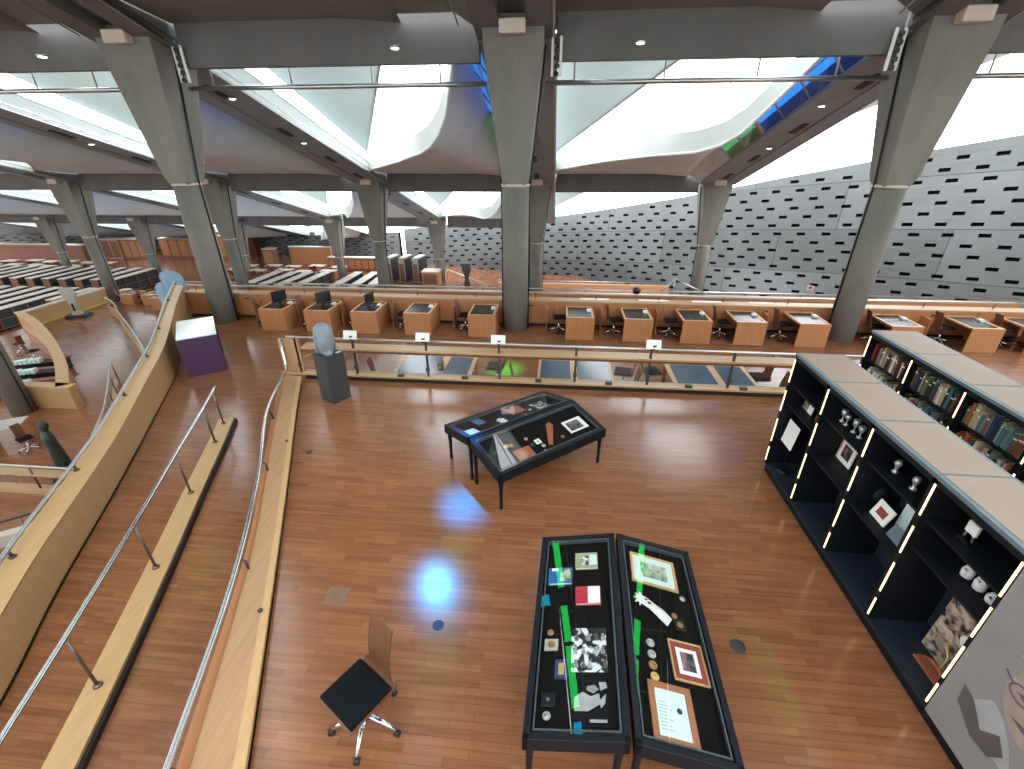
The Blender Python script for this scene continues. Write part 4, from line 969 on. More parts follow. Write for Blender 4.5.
# rear bookcase full of books
B2X, B2Y, B2D = 4.57, 6.69, .58
for k in range(5):
    bookcase(B2X, B2Y - .87 * k, .87, B2D, BHt, (1.40, 1.04, .6), 'rear black bookcase full of books, %s unit from its far end' % ['first', 'second', 'third', 'fourth', 'fifth'][k], 'units of the rear bookcase', k == 4, 'lid' if False else 'shelftop')
cols = {'tan': (176, 158, 124), 'cream': (204, 196, 172), 'brown': (116, 76, 52), 'dark red': (134, 44, 46), 'navy': (40, 52, 78), 'grey': (120, 120, 116), 'black': (34, 34, 36), 'teal': (60, 110, 118), 'olive': (104, 104, 70), 'orange': (184, 96, 48)}
bkm = {}
for c_, v_ in cols.items():
    m_ = plain('spine_' + c_.replace(' ', '_'), v_, .6, var=.2, scale=40)
    mb = MB(); mb.box(0, .16, 0, 1, 0, 1); me_ = mb
    o_ = None; bkm[c_] = m_
ordn = lambda n_: '%d%s' % (n_, 'th' if 10 <= n_ % 100 <= 20 else {1: 'st', 2: 'nd', 3: 'rd'}.get(n_ % 10, 'th'))
bproto = {}
def shelf_book(c_, x, y0, t, z_, h_, label, group, rot=0):
    if c_ not in bproto:
        mb = MB(); mb.box(0, .17, 0, .12, 0, 1, 0); mb.box(.012, .165, .12, .88, .01, .975, 1); mb.box(0, .17, .88, 1, 0, 1, 0); mb.box(0, .012, .12, .88, 0, 1, 0)
        mb.box(-.001, 0, .05, .95, .72, .80, 1 if len(c_) % 2 else 0)
        o_ = mb.build('book', [bkm[c_], 'paper']); bproto[c_] = o_
    else:
        o_ = bproto[c_].copy(); COL.objects.link(o_)
    o_.location = (x, y0, z_); o_.scale = (1, t, h_); o_.rotation_euler = (rot, 0, 0)
    tag(o_, label, 'book', group); return o_
for u in range(5):
    for sh_, z_ in (('top', 1.401), ('second', 1.041)):
        yy = B2Y - .87 * u - .05; lim = B2Y - .87 * (u + 1) + .05; n_ = 0
        while True:
            t = random.uniform(.026, .05)
            if yy - t < lim: break
            if random.random() < .07: yy -= random.uniform(.05, .12); continue
            n_ += 1; c_ = random.choice(list(cols) + ['tan', 'cream', 'grey', 'black', 'brown', 'black'])
            if yy - t < lim: break
            shelf_book(c_, B2X + .06 + random.uniform(0, .03), yy - t, t - .002, z_, random.uniform(.2, .285), '%s book, %s from the far end, %s shelf, %s unit, rear bookcase' % (c_, ordn(n_), sh_, ['first', 'second', 'third', 'fourth', 'fifth'][u]), 'books in the rear bookcase')
            yy -= t

# ================================================================== PEDESTAL HEAD, PURPLE BOX
o = thing('pedestal', 'dark grey rectangular pedestal under the stone head', 'pedestal', (-4.02, 7.27, 0), radians(60))
mb = MB(); mb.box(-.19, .19, -.19, .19, 0, .93); mb.build('plinth_block', 'anthracite', o, .006, False)
mb = MB(); mb.box(.06, .16, -.17, -.12, .93, .935); mb.build('label_card', 'paper', o, 0, False)
o = thing('stone_head', 'blue grey carved stone head on the dark pedestal', 'sculpture', (-4.04, 7.27, .93), radians(35))
mb = MB(); rings = []
for z_, wx, wy, cy in ((0, .13, .15, .02), (.05, .14, .17, .02), (.1, .14, .18, .01), (.18, .155, .2, 0), (.28, .165, .22, 0), (.38, .165, .215, .01), (.46, .145, .19, .015), (.51, .1, .14, .02), (.53, .03, .05, .02)):
    rings.append([(wx * cos(2 * pi * k / 24), cy + wy * sin(2 * pi * k / 24), z_) for k in range(24)])
mb.loft(rings); mb.build('head', 'stone', o, 0, False)
mb = MB(); mb.loft([[(-.05 + .0, -.17, .1), (.05, -.17, .1), (.05, -.1, .1), (-.05, -.1, .1)], [(-.04, -.205, .2), (.04, -.205, .2), (.04, -.1, .2), (-.04, -.1, .2)], [(-.015, -.21, .36), (.015, -.21, .36), (.015, -.1, .36), (-.015, -.1, .36)]], 0, True); mb.build('face_relief', 'stone', o, .01, False)
mb = MB()
rings = []
for z_, k_ in ((.03, 1.3), (.17, 1.3), (.34, 1.25), (.46, 1.1)):
    rings.append([((.135 * k_) * cos(a), .01 + (.195 * k_) * sin(a), z_) for a in [radians(-20 + 220 * q / 14) for q in range(15)]])
mb.grid(rings); hd = mb.build('headdress', 'stone', o, 0, False); hd.modifiers.new('Solidify', 'SOLIDIFY').thickness = .03
mb = MB(); mb.box(-.07, .07, -.2, -.08, 0, .09); mb.build('beard', 'stone', o, .02, False)

o = thing('purple_table', 'tall purple box table with glossy white top beside the curved parapet', 'table', (-9.07, 10.27, D), radians(38))
a, b, h_ = .42, .78, 1.0
mb = MB(); mb.box(-a, a, -b, -b + .04, 0, h_ - .03); mb.build('front_panel', 'purple', o, .004, False)
mb = MB(); mb.box(-a, a, b - .04, b, 0, h_ - .03); mb.build('back_panel', 'purple', o, .004, False)
mb = MB(); mb.box(-a, -a + .04, -b + .04, b - .04, 0, h_ - .03); mb.build('side_panel', 'purple', o, 0, False)
mb = MB(); mb.box(-a, a, -b, b, h_ - .03, h_); mb.build('table_top', 'whitetop', o, .004, False)

# floor plates
for k, (x, yy, m_, r_, l) in enumerate(((-1.01, 2.86, 'navy', .055, 'dark blue round floor plate right of the swivel chair'), (1.84, 2.91, 'disc', .07, 'black round floor plate right of the near display case'), (-3.69, 5.54, 'disc', .05, 'small round floor plate beside the wooden edge strip'))):
    mb = MB(); mb.lathe([(r_, 0), (r_, .004), (r_ * .9, .006), (.004, .006)], (x, yy, .0), 20); tag(mb.build('floor_plate', m_), l, 'floor plate', 'floor plates')
mb = MB(); mb.box(-2.27, -2.03, 2.97, 3.2, 0, .004); tag(mb.build('floor_hatch', 'floorgrey'), 'square brown floor hatch between the chair and the edge strip', 'floor hatch')

# ================================================================== STUDY CARRELS AND CHAIRS
def make_carrel(label, loc):
    o = thing('study_carrel', label, 'desk', loc, 0, 'study carrels along the parapet')
    W_, Dp, Ht = .82, 1.1, .68
    mb = MB(); mb.box(0, W_, 0, .03, 0.0, Ht); mb.build('front_panel', 'beech', o, .004, False)
    mb = MB(); mb.box(W_ - .03, W_, .03, Dp, 0, Ht); mb.build('side_panel', 'beech', o, .004, False)
    mb = MB(); mb.box(-.60, -.57, Dp - .42, Dp, 0, Ht); mb.build('left_panel', 'beech', o, .004, False)
    mb = MB(); mb.box(0.0, .05, .03, Dp, Ht - .05, Ht); mb.box(W_ - .08, W_ - .03, .03, Dp, Ht - .05, Ht); mb.box(.05, W_ - .08, .03, .08, Ht - .05, Ht); mb.box(.05, W_ - .08, Dp - .06, Dp, Ht - .05, Ht); mb.build('top_frame', 'beechtop', o, .003, False)
    mb = MB(); mb.box(.05, W_ - .08, .08, Dp - .06, Ht - .05, Ht - .012); mb.build('blotter', 'blotter', o, 0, False)
    mb = MB(); mb.box(W_ - .2, W_ - .08, Dp - .5, Dp - .34, Ht - .012, Ht + .05); mb.build('socket_box', 'socket', o, .01, False)
    return o
cx = [-9.05, -7.6, -6.12, -4.48, -2.53, .36, 2.02, 3.66, 5.14, 6.82, 9.22, 11.24, 12.75]
cl = ['leftmost wooden study carrel, with a black monitor, near the left column', 'second wooden study carrel from the left, with a black monitor', 'third wooden study carrel from the left, with a black monitor', 'fourth wooden study carrel from the left, without a monitor', 'wooden study carrel just left of the central column', 'wooden study carrel just right of the central column', 'second wooden study carrel right of the central column', 'third wooden study carrel right of the central column', 'fourth wooden study carrel right of the central column', 'wooden study carrel just left of the right column', 'wooden study carrel just right of the right column', 'second wooden study carrel right of the right column', 'rightmost wooden study carrel, cut by the picture edge']
car0 = None
for k, x in enumerate(cx):
    if car0 is None: car0 = make_carrel(cl[0], (x, 12.78, D))
    else: dup(car0, (x, 12.78, D), 0, cl[k])
    cloc = (x - (.2 if k != 10 else .02), 13.42 + .04 * (k % 3 - 1), D)
    dup(chair0, cloc, radians(90 + [8, -6, 12, 0, -10, 5, 15, -8, 3, 10, -4, 6, 0][k]), 'wooden swivel chair at the ' + cl[k].split(',')[0].replace('wooden ', ''), 'wooden swivel chairs')
mon0 = None
for k in range(3):
    l = 'black flat monitor on the %s study carrel' % ['leftmost', 'second', 'third']
    l = 'black flat monitor on the %s study carrel from the left' % ['first', 'second', 'third'][k]
    loc = (cx[k] + .42, 13.35, D + .67)
    if mon0 is None:
        mon0 = thing('monitor', l, 'monitor', loc, radians(60), 'black monitors')
        mb = MB(); mb.lathe([(.13, 0), (.13, .012), (.03, .02)], n=20); mb.build('stand_foot', 'plastic', mon0, 0, False)
        mb = MB(); mb.box(-.03, .03, .0, .03, .01, .2); mb.build('stand_neck', 'plastic', mon0, 0, False)
        mb = MB(); mb.box(-.24, .24, -.03, .0, .11, .44); mb.build('housing', 'plastic', mon0, .006, False)
        mb = MB(); mb.box(-.225, .225, -.034, -.03, .125, .425); mb.build('screen', 'blotter', mon0, 0, False)
        mb = MB(); mb.box(-.2, .2, -.28, -.14, .0, .02); mb.build('keyboard', 'plastic', mon0, .004, False)
    else: dup(mon0, loc, radians([60, 48, 78][k]), l)

# reading tables behind the platform railing
def make_table(label, x0, x1, panels):
    o = thing('reading_table', label, 'table', ((x0 + x1) / 2, 9.15, D), 0, 'reading tables with blue tops')
    zt_ = -.11
    mb = MB(); mb.box(x0, x1, 8.5, 9.78, zt_ - .04, zt_ - .004); mb.build('table_top', 'beechtop', o, .006)
    for a, b in panels:
        mb = MB(); mb.box(a, b, 8.58, 9.62, zt_ - .004, zt_); mb.build('blue_inlay', 'bluetop', o)
    for a in (x0 + .05, x1 - .05):
        for b in (8.56, 9.7):
            mb = MB(); mb.box(a - .035, a + .035, b - .035, b + .035, D, zt_ - .04); mb.build('leg', 'beech', o)
    mb = MB(); mb.box(x0 + .08, x1 - .08, 8.6, 8.63, zt_ - .14, zt_ - .04); mb.build('apron', 'beech', o)
    return o
make_table('double reading table with blue tops at the left end behind the railing', -3.42, -1.72, [(-3.33, -2.5), (-2.33, -1.8)])
make_table('double reading table with blue tops in the middle behind the railing', -.3, 1.3, [(-.24, .4), (.55, 1.24)])
make_table('double reading table with blue tops behind the railing, left of the bookcases', 2.5, 4.2, [(2.6, 3.4), (3.55, 4.12)])
for k, (x, yy, rz, l) in enumerate(((-3.75, 8.95, 95, 'wooden swivel chair on the left of the left reading table'), (-1.35, 9.0, -80, 'wooden swivel chair on the right of the left reading table'), (-1.3, 9.75, -95, 'wooden swivel chair behind the right corner of the left reading table'), (-.62, 8.95, 92, 'wooden swivel chair on the left of the middle reading table'), (1.58, 8.9, -85, 'wooden swivel chair on the right of the middle reading table'), (1.66, 9.7, -100, 'wooden swivel chair behind the right side of the middle reading table'), (2.22, 9.0, 85, 'wooden swivel chair on the left of the right reading table'), (2.25, 9.8, 100, 'wooden swivel chair behind the left corner of the right reading table'), (4.55, 8.9, -90, 'wooden swivel chair on the right of the right reading table'), (4.6, 9.7, -80, 'wooden swivel chair behind the bookcase end'))):
    dup(chair0, (x, yy, D), radians(rz), l, 'wooden swivel chairs')
o = thing('power_box', 'grey metal power box standing on the left reading table', 'box', (-2.42, 8.95, -.11))
mb = MB(); mb.box(-.05, .05, -.1, .1, 0, .16); mb.build('box_body', 'anthracite', o, .006, False)
mb = MB(); mb.box(-.03, .03, -.105, -.1, .04, .1); mb.build('box_plate', 'silver', o, 0, False)

# ================================================================== LOWER LEFT LANDING
o = thing('landing_parapet', 'yellow wooden parapet on the far side of the lower landing', 'parapet', (-30, 25, LOW))
mb = MB(); mb.box(-30.15, -30.0, 22.6, 27.7, LOW, LOW + .85); mb.build('panelling', 'oakedge', o)
mb = MB(); mb.box(-30.3, -29.95, 22.6, 27.7, LOW + .85, LOW + .93); mb.build('cap', 'palewood', o)
mb = MB(); mb.box(-29.99, -29.9, 22.6, 27.7, LOW, LOW + .02); mb.build('floor_strip', 'yellow', o)
CV = catmull([(-30.2, 22.5), (-27.1, 20.7), (-23.9, 18.5), (-20.9, 16.2), (-18.7, 14.2)], 6)
o = thing('landing_parapet', 'curved brown wooden parapet sweeping round the lower landing', 'parapet', (-24, 18, LOW))
mb = MB(); ribbon(mb, CV, offset2(CV, -.3), LOW, LOW + .9); mb.build('panelling', 'beech', o)
mb = MB(); ribbon(mb, offset2(CV, .04), offset2(CV, -.36), LOW + .9, LOW + .97); mb.build('cap', 'oakedge', o)
o = thing('landing_parapet', 'short straight wooden parapet joining the curved one beside the near left column', 'parapet', (-20, 14, LOW))
mb = MB(); mb.box(-20.6, -18.45, 13.95, 14.25, LOW, LOW + .9); mb.build('panelling', 'oak', o)
mb = MB(); mb.box(-20.6, -18.4, 13.9, 14.3, LOW + .9, LOW + .97); mb.build('cap', 'oakedge', o)
# stair balustrade sweeping across the landing
BS = catmull([(-27.5, 25.0), (-26.0, 24.0), (-24.2, 22.4), (-20.7, 19.5), (-18.2, 17.3), (-17.3, 16.2)], 6)
o = thing('stair_balustrade', 'curved glass and wood balustrade sweeping down the middle of the lower landing', 'balustrade', (-22, 20.5, LOW))
mb = MB(); ribbon(mb, BS, offset2(BS, .12), LOW, LOW + .55); mb.build('panelling', 'oak', o)
mb = MB(); ribbon(mb, offset2(BS, .04), offset2(BS, .07), LOW + .55, LOW + 1.0); mb.build('glass_panel', 'glass', o)
mb = MB(); mb.tube([(q.x, q.y, LOW + 1.05) for q in offset2(BS, .06)], .04, 8); mb.build('handrail', 'steel', o)
for i in range(2, len(BS), 4):
    q = offset2(BS, .06)[i]; mb = MB(); mb.tube([(q.x, q.y, LOW + .55), (q.x, q.y, LOW + 1.05)], .025, 6); mb.build('post', 'bracket', o)
R3 = catmull([(-19.08, 16.54), (-17.11, 14.31), (-15.59, 12.52), (-14.34, 10.75), (-13.54, 9.53)], 6)
o = thing('landing_rail', 'curved steel handrail with dark posts on the lower landing', 'railing', (-16, 13, LOW))
mb = MB(); mb.tube([(q.x, q.y, LOW + .95) for q in R3], .03, 8); mb.build('handrail', 'steel', o)
mb = MB(); ribbon(mb, R3, offset2(R3, -.16), LOW, LOW + .14); mb.build('kerb', 'oak', o)
for i in range(1, len(R3), 3):
    q = R3[i]; mb = MB(); mb.tube([(q.x, q.y, LOW + .14), (q.x, q.y, LOW + .95)], .028, 6); mb.build('post', 'post', o)
o = thing('landing_rail', 'straight low railing with wooden ledge behind the dark statue', 'railing', (-16, 9.4, LOW))
mb = MB(); mb.box(-22, -13.6, 9.25, 9.5, LOW, LOW + .16); mb.build('kerb', 'oakx', o)
mb = MB(); mb.box(-22, -13.6, 9.3, 9.6, LOW + .62, LOW + .67); mb.build('ledge', 'oakx', o)
mb = MB(); mb.tube([(-22, 9.35, LOW + .95), (-13.5, 9.35, LOW + .95)], .03, 8); mb.build('handrail', 'steel', o)
for x in (-18.2, -16.5, -14.9, -13.8):
    mb = MB(); mb.tube([(x, 9.35, LOW + .16), (x, 9.35, LOW + .95)], .03, 6); mb.build('post', 'post', o)
o = thing('landing_rail', 'dark lower railing with pale kerb at the left edge below the parapet', 'railing', (-13, 7, LOW))
mb = MB(); mb.tube([(-15, 5.9, LOW + .95), (-12.3, 8.0, LOW + .95)], .03, 8); mb.build('handrail', 'bracket', o)
mb = MB(); rb = [Vector((-15, 5.75, 0)), Vector((-12.2, 7.8, 0))]; ribbon(mb, rb, offset2(rb, -.25), LOW + .5, LOW + .8); mb.build('kerb', 'palewood', o)
for t in (.25, .75):
    q = rb[0].lerp(rb[1], t); mb = MB(); mb.tube([(q.x, q.y, LOW), (q.x, q.y + .12, LOW + .95)], .03, 6); mb.build('post', 'post', o)
# abstract pale sculpture on the landing
o = thing('pale_sculpture', 'pale angular stone sculpture on a dark base on the lower landing', 'sculpture', (-29.0, 24.4, LOW), radians(20)); o.scale = (.72, .72, .92)
mb = MB(); mb.box(-.75, .75, -.55, .55, 0, .18); mb.build('base', 'anthracite', o, .01, False)
mb = MB(); mb.loft([[(-.35, -.3, .18), (.35, -.3, .18), (.35, .3, .18), (-.35, .3, .18)], [(-.18, -.16, .45), (.18, -.16, .45), (.18, .16, .45), (-.18, .16, .45)], [(-.3, -.2, 1.1), (.3, -.2, 1.1), (.3, .2, 1.1), (-.3, .2, 1.1)], [(-.5, -.25, 1.55), (.42, -.25, 1.55), (.42, .25, 1.55), (-.5, .25, 1.55)], [(-.55, -.2, 1.95), (.1, -.2, 1.95), (.1, .2, 1.95), (-.55, .2, 1.95)]], 0, False); mb.build('carved_block', 'greystone', o, .03, False)
mb = MB(); mb.box(-.04, .04, -.32, -.15, .45, .95); mb.build('dark_slot', 'black', o, 0, False)
# tall blue grey statue behind the corner of the parapet
o = thing('blue_statue', 'tall blue grey stone statue standing behind the corner of the curved parapet', 'sculpture', (-21.5, 23.3, LOW), radians(-20))
mb = MB(); mb.box(-.7, .7, -.55, .55, 0, .22); mb.build('plinth', 'bluebase', o, .02, False)
def er(z_, cx_, cy_, a_, b_): return [(cx_ + a_ * cos(2 * pi * k / 18), cy_ + b_ * sin(2 * pi * k / 18), z_) for k in range(18)]
mb = MB(); mb.loft([er(.22, 0, 0, .45, .4), er(.7, -.05, 0, .38, .35), er(1.2, -.05, 0, .55, .4), er(1.8, -.1, 0, .72, .42), er(2.3, -.2, 0, .6, .38), er(2.5, -.25, 0, .3, .25)]); mb.build('body', 'bluestone', o, 0, False)
mb = MB(); mb.loft([er(1.5, .75, 0, .25, .3), er(2.1, .85, 0, .5, .4), er(2.6, .8, 0, .7, .45), er(2.95, .7, 0, .72, .44), er(3.15, .6, 0, .5, .35), er(3.22, .6, 0, .15, .12)]); mb.build('head_mass', 'bluestone', o, 0, False)
mb = MB(); mb.loft([er(.22, .4, 0, .35, .3), er(.9, .45, 0, .3, .28), er(1.6, .65, 0, .28, .28)]); mb.build('support', 'bluebase', o, 0, False)
# dark bronze statue
o = thing('bronze_statue', 'dark bronze standing figure with its back turned beside the landing rail', 'sculpture', (-14.95, 10.2, LOW), radians(140)); o.scale = (.9, .9, .92)
mb = MB(); mb.box(-.4, .4, -.4, .4, 0, .12); mb.build('plinth', 'anthracite', o, .01, False)
mb = MB(); mb.loft([er(.12, 0, 0, .32, .26), er(.5, 0, 0, .27, .22), er(.95, 0, 0, .24, .19), er(1.2, 0, 0, .22, .16), er(1.45, 0, .02, .27, .17), er(1.62, 0, .02, .24, .15), er(1.72, 0, .02, .1, .1), er(1.8, 0, 0, .09, .1), er(1.9, 0, -.02, .12, .14), er(2.02, 0, -.02, .11, .12), er(2.1, 0, -.01, .04, .05)]); mb.build('robed_figure', 'bronze', o, 0, False)
# plain table and chair at the left picture edge
o = thing('landing_desk', 'brown wooden desk with a grey top at the left edge of the lower landing', 'desk', (-18.6, 11.6, LOW), radians(30))
mb = MB(); mb.box(-.6, .6, -.4, .4, .70, .74); mb.build('desk_top', 'greystone', o, .006, False)
for q in (.45, -.5):
    mb = MB(); mb.box(q, q + .05, -.38, .38, 0, .7); mb.build('side_panel', 'beech', o, 0, False)
dup(chair0, (-17.5, 11.3, LOW), radians(70), 'wooden swivel chair beside the grey topped desk at the left edge', 'wooden swivel chairs')
# carrels beside the statue
k = 0
for x, yy in ((-28.4, 26.9), (-26.9, 26.9), (-25.4, 26.9), (-23.9, 26.9), (-22.4, 26.9)):
    dup(car0, (x, yy, LOW), 0, 'distant wooden study carrel on the lower terrace, %s from the yellow parapet' % ['first', 'second', 'third', 'fourth', 'fifth'][k], 'study carrels on the lower terrace')
    dup(chair0, (x - .4, yy + .5, LOW), radians(100 - 15 * k), 'wooden chair at the %s distant study carrel from the yellow parapet' % ['first', 'second', 'third', 'fourth', 'fifth'][k], 'wooden swivel chairs'); k += 1
o = rear_parapet(26.0, LOW - .25, -25.5, -19, 'low wooden parapet beside the blue grey statue')
# shelves in the opening below the curved parapet
for k in range(3):
    o = thing('low_bookshelf', 'low dark bookshelf with brown top inside the curved parapet, %s of three' % ['nearest', 'middle', 'farthest'][k], 'bookshelf', (-21.8 - .9 * k, 14.9 + 1.05 * k, LOW), radians(22), 'bookshelves inside the curved parapet')
    mb = MB(); mb.box(-1.3, 1.3, -.2, .2, 0, .45); mb.build('body', 'plastic', o, 0, False)
    mb = MB(); mb.box(-1.32, 1.32, .12, .42, .45, .5); mb.build('top_board', 'redwood', o, 0, False)
    mb = MB()
    for q in range(6): mb.box(-.6 + .17 * q, -.48 + .17 * q, -.18, .1, .45, .6 + .02 * (q % 3))
    mb.build('papers', 'papergreen', o, 0, False)
for k, (x, yy) in enumerate(((-25.2, 16.9), (-26.4, 17.6), (-25.0, 18.2), (-26.6, 19.0))):
    dup(chair0, (x, yy, LOW), radians(40 + 70 * k), 'wooden swivel chair inside the curved parapet, %s from its near end' % ['first', 'second', 'third', 'fourth'][k], 'wooden swivel chairs')

# ================================================================== FAR BOOKSHELF ROWS
def make_row(label, a, b, ztop, wd=.75, group='long low bookshelves on the far terrace', zf=DEEP):
    a, b = Vector((a[0], a[1], 0)), Vector((b[0], b[1], 0)); L = (b - a).length; ang = atan2((b - a).y, (b - a).x); c = (a + b) / 2
    h_ = ztop - zf
    o = thing('long_bookshelf', label, 'bookshelf', (c.x, c.y, zf), ang, group)
    mb = MB(); mb.box(-L / 2, L / 2, -wd / 2, wd / 2, h_ - .06, h_); mb.build('top_board', 'palewood', o, .01, False)
    mb = MB(); mb.box(-L / 2 + .04, L / 2 - .04, -wd / 2 + .14, wd / 2 - .14, .05, h_ - .06); mb.build('book_core', 'shelfdark', o, 0, False)
    for z_ in (.12, .12 + (h_ - .2) / 2):
        mb = MB(); mb.box(-L / 2 + .04, L / 2 - .04, -wd / 2 + .04, wd / 2 - .04, z_, z_ + .03); mb.build('shelf', 'redwood', o, 0, False)
    for s in (-1, 1):
        mb = MB(); mb.box(s * (L / 2 - .04) - .03, s * (L / 2 - .04) + .03, -wd / 2, wd / 2, 0, h_ - .06); mb.build('end_panel', 'redwood', o, 0, False)
    n_ = max(2, int(L / 1.0))
    for q in range(1, n_):
        x = -L / 2 + L * q / n_; mb = MB(); mb.box(x - .02, x + .02, -wd / 2 + .02, wd / 2 - .02, .05, h_ - .06); mb.build('divider', 'redwood', o, 0, False)
    return o
RR = [((-24.95, 35.08), (-24.69, 39.14)), ((-23.60, 34.72), (-23.15, 39.08)), ((-22.18, 34.52), (-21.81, 39.18)), ((-20.69, 34.65), (-20.24, 39.31)), ((-17.57, 34.75), (-17.43, 39.54)), ((-16.03, 34.72), (-15.92, 39.66)), ((-14.64, 34.84), (-14.78, 37.75))]
for k, (a, b) in enumerate(RR):
    make_row('pale topped bookshelf on the far terrace beyond the desks, %s from the left' % ['first', 'second', 'third', 'fourth', 'fifth', 'sixth', 'seventh'][k], a, b, -5.4)
ORD = ['first', 'second', 'third', 'fourth', 'fifth', 'sixth', 'seventh', 'eighth', 'ninth', 'tenth', 'eleventh', 'twelfth', 'thirteenth', 'fourteenth']
for k in range(12):
    x = -37.2 - 1.5 * k
    make_row('pale topped bookshelf in the farther left block, %s from the leaning column' % ORD[k], (x, 34.9), (x + .2, 39.4), -5.4, .7)
for k in range(12):
    x = -33.6 - 1.5 * k
    make_row('pale topped bookshelf in the nearer left block, %s from the yellow parapet' % ORD[k], (x, 23.6 if k > 2 else 29.2), (x + .2, 32.6), -5.4, .7)

def block(name, label, cat, x0, x1, y0, y1, z0, z1, m_, extra=None, cap=None):
    o_ = thing(name, label, cat, ((x0 + x1) / 2, (y0 + y1) / 2, z0))
    mb = MB(); mb.box(x0, x1, y0, y1, z0, z1); mb.build('body', m_, o_, .02)
    mb = MB(); mb.box(x0 - .05, x1 + .05, y0 - .05, y1 + .05, z1, z1 + .1); mb.build('cap', cap or 'palewood', o_)
    if extra:
        mb = MB()
        for q in range(extra): xx = x0 + (x1 - x0) * (q + .1) / extra; mb.box(xx, xx + (x1 - x0) * .8 / extra, y0 - .02, y0, z0 + .25, z1 - .15)
        mb.build('front_doors', 'redwood' if m_ != 'redwood' else 'beech', o_)
    return o_
block('wood_partition', 'long orange wooden partition at the far left wall', 'partition', -66, -52.5, 47.6, 48.2, DEEP, -5.1, 'redwood')
block('wood_cabinet', 'pale wooden cabinet at the end of the far left partition', 'cabinet', -51.6, -49.6, 49.2, 50, DEEP, -4.7, 'oak', 2)
block('wood_cabinet', 'reddish cabinet beside the pale cabinet on the far left', 'cabinet', -49.4, -46.6, 49.4, 50.4, DEEP, -4.7, 'redwood', 3)
block('wood_cabinet', 'reddish cabinet between the two far left columns', 'cabinet', -45.6, -41.0, 50.4, 51.4, DEEP, -4.75, 'redwood', 4)
block('wood_cabinet', 'low reddish cabinet left of the foreground left column', 'cabinet', -40.2, -34.8, 50.4, 51.6, DEEP, -4.4, 'redwood', 4)
block('wood_partition', 'wide orange wooden panel standing before the far stone wall', 'partition', -28.6, -24.0, 48.0, 48.4, DEEP, -5.0, 'beech')
block('wood_cabinet', 'narrow red cabinet left of the wide wooden panel', 'cabinet', -31.4, -30.2, 47.5, 48.4, DEEP, -5.2, 'redwood', 1)
block('wood_cabinet', 'square pale wooden cabinet behind the middle rear column', 'cabinet', -12.0, -10.5, 40.4, 41.7, DEEP, -5.6, 'beech', 1)
for k, x in enumerate((-15.4, -14.1, -12.8)):
    o = thing('tall_bookshelf', 'tall grey ended bookshelf of a group of three at the far wall, %s' % ['leftmost', 'middle', 'rightmost'][k], 'bookshelf', (x, 42.6, DEEP), radians(-8))
    mb = MB(); mb.box(-.3, .3, -.9, .9, 0, 2.25); mb.build('end_frame', 'greystone', o, .02, False)
    mb = MB(); mb.box(.3, .42, -.85, .85, .1, 2.15); mb.build('book_face', 'shelfdark', o, 0, False)
    mb = MB(); mb.box(-.22, .22, -.93, -.9, .1, 1.7); mb.build('end_panel', 'redwood', o, 0, False)
block('low_bookcase', 'long low bookcase below the far stone wall', 'bookcase', -23.2, -17.6, 45.6, 46.2, DEEP, -5.55, 'redwood', 8)
o = thing('black_kiosk', 'tall narrow black kiosk in front of the stone wall', 'kiosk', (-8.0, 41.0, DEEP), radians(10))
mb = MB(); mb.loft([[(-.3, -.2, 0), (.3, -.2, 0), (.3, .2, 0), (-.3, .2, 0)], [(-.16, -.12, .8), (.16, -.12, .8), (.16, .12, .8), (-.16, .12, .8)], [(-.38, -.12, 1.4), (.38, -.12, 1.4), (.38, .12, 1.4), (-.38, .12, 1.4)], [(-.5, -.1, 2.05), (.4, -.1, 2.05), (.4, .1, 2.05), (-.5, .1, 2.05)]], 0, False); mb.build('kiosk_body', 'plastic', o, .02, False)
mb = MB(); mb.box(-.3, .28, -.13, -.11, 1.45, 1.95); mb.build('kiosk_screen', 'blotter', o, 0, False)
mb = MB(); mb.tube([(-10.4, 43.6, -6.0), (-6.2, 40.6, -6.6)], .05, 6); mb.tube([(-10.4, 43.6, DEEP), (-10.4, 43.6, -6.0)], .05, 6); mb.tube([(-6.2, 40.6, DEEP), (-6.2, 40.6, -6.6)], .05, 6)
tag(mb.build('ramp_rail', 'steel'), 'sloping grey ramp rail at the foot of the stone wall', 'railing')
o = struct(MB().box(-39.6, -37.4, 53.6, 53.9, DEEP, -4.7).build('door_1', 'shelfdark'), 'tall dark doorway in the far stone wall')
MB().box(-37.3, -35.6, 53.5, 53.8, DEEP, -4.7).build('door_leaf', 'walnut', o)
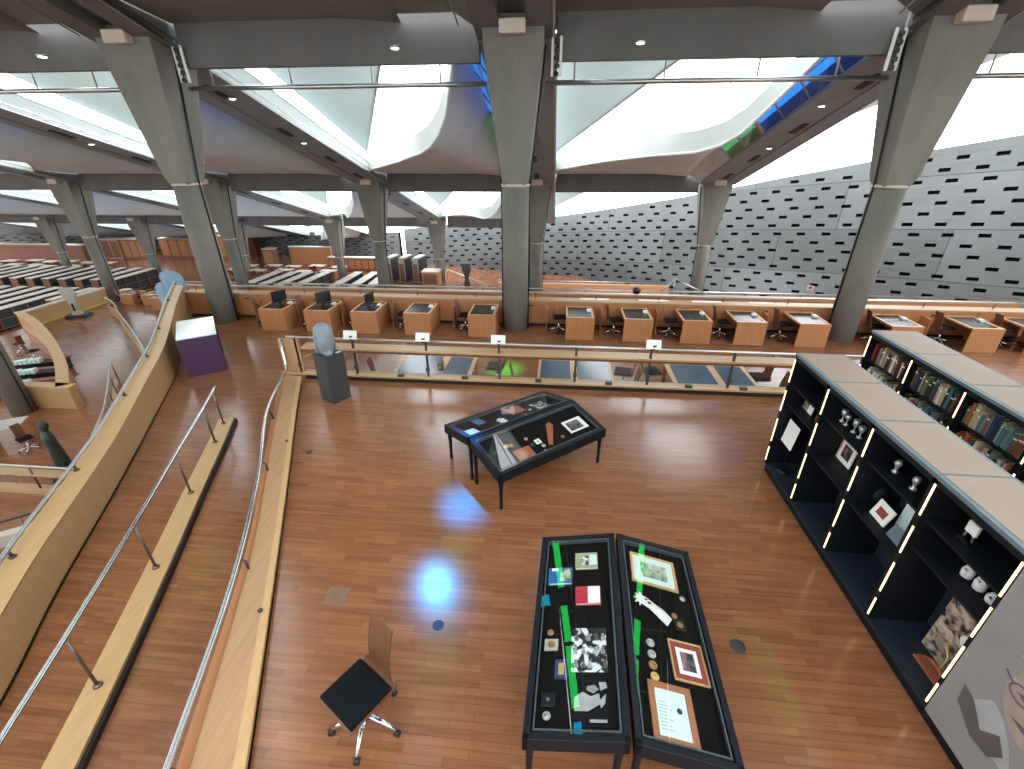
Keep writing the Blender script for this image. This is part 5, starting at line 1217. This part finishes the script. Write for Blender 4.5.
# small reading tables and chairs scattered on the far terrace
tb0 = None; nth = 0
rnd = random.Random(3)
for gx, gy, n1, n2, where in ((-31, 42.5, 5, 2, 'before the wide wooden panel'), (-58, 42.5, 6, 2, 'before the long left partition'), (-25.8, 30.5, 3, 2, 'behind the blue grey statue')):
    for a in range(n1):
        for b in range(n2):
            x, yy = gx + a * 2.3 + rnd.uniform(-.3, .3), gy + b * 2.0 + rnd.uniform(-.3, .3)
            l = 'small pale table %s, %s in its %s row' % (where, ['first', 'second', 'third', 'fourth', 'fifth', 'sixth'][a], ['front', 'rear'][b])
            if tb0 is None:
                tb0 = thing('small_table', l, 'table', (x, yy, DEEP), 0, 'small reading tables on the far terrace')
                mb = MB(); mb.box(-.75, .75, -.45, .45, .7, .75); mb.build('table_top', 'palewood', tb0, .01, False)
                for s in (-1, 1):
                    mb = MB(); mb.box(s * .65 - .03, s * .65 + .03, -.4, .4, 0, .7); mb.build('end_panel', 'redwood', tb0, 0, False)
            else: dup(tb0, (x, yy, DEEP), 0, l)
            dup(chair0, (x + rnd.uniform(-.3, .3), yy - .75, DEEP), pi + rnd.uniform(-.4, .4), 'wooden chair at the small table %s, %s, %s row' % (where, ['first', 'second', 'third', 'fourth', 'fifth', 'sixth'][a], ['front', 'rear'][b]), 'wooden swivel chairs')

# small red and white sign on the right wall
mb = MB(); mb.box(0, .5, 0, .03, 0, .5); sg = mb.build('wall_sign', 'greystone'); sg.location = (15.35, 29.25, -3.55); sg.rotation_euler = (0, 0, radians(-49)); sg.scale = (.7, .7, .7)
tag(sg, 'small red and white fire sign low on the right stone wall', 'sign')
mb = MB(); mb.box(.1, .4, -.01, 0, .2, .45); mb.box(.05, .45, -.01, 0, .05, .12); mb.build('red_symbol', 'redmat', sg, 0, False)

# ================================================================== added spot lights imitating sun through the blue and green roof panes
def added_spot(src, dst, col, power, size):
    l = bpy.data.lights.new('added_pane_spot', 'SPOT'); l.energy = power; l.color = col; l.shadow_soft_size = .22
    v = Vector(dst) - Vector(src); l.spot_size = 2 * math.atan(size / v.length); l.spot_blend = 1.0
    o_ = bpy.data.objects.new('added_pane_spot', l); COL.objects.link(o_); o_.location = src; o_.rotation_euler = v.to_track_quat('-Z', 'Y').to_euler()
added_spot((-3.2, 9.4, 7.8), (-1.07, 4.62, 0), (0, .24, 1), 55000, .34)
added_spot((-3.3, 9.6, 7.8), (-1.08, 3.2, 0), (0, .40, 1), 760, .44)
added_spot((-3.3, 9.6, 7.7), (-1.06, 2.9, 0), (.1, .42, 1), 420, .85)
added_spot((-2.95, 8.8, 7.7), (-1.2, 10.6, D), (.01, 1, .05), 26000, .5)

dups = {k: v for k, v in LABELS.items() if len(v) > 1}
if dups: print('DUPLICATE LABELS', list(dups.items())[:10])
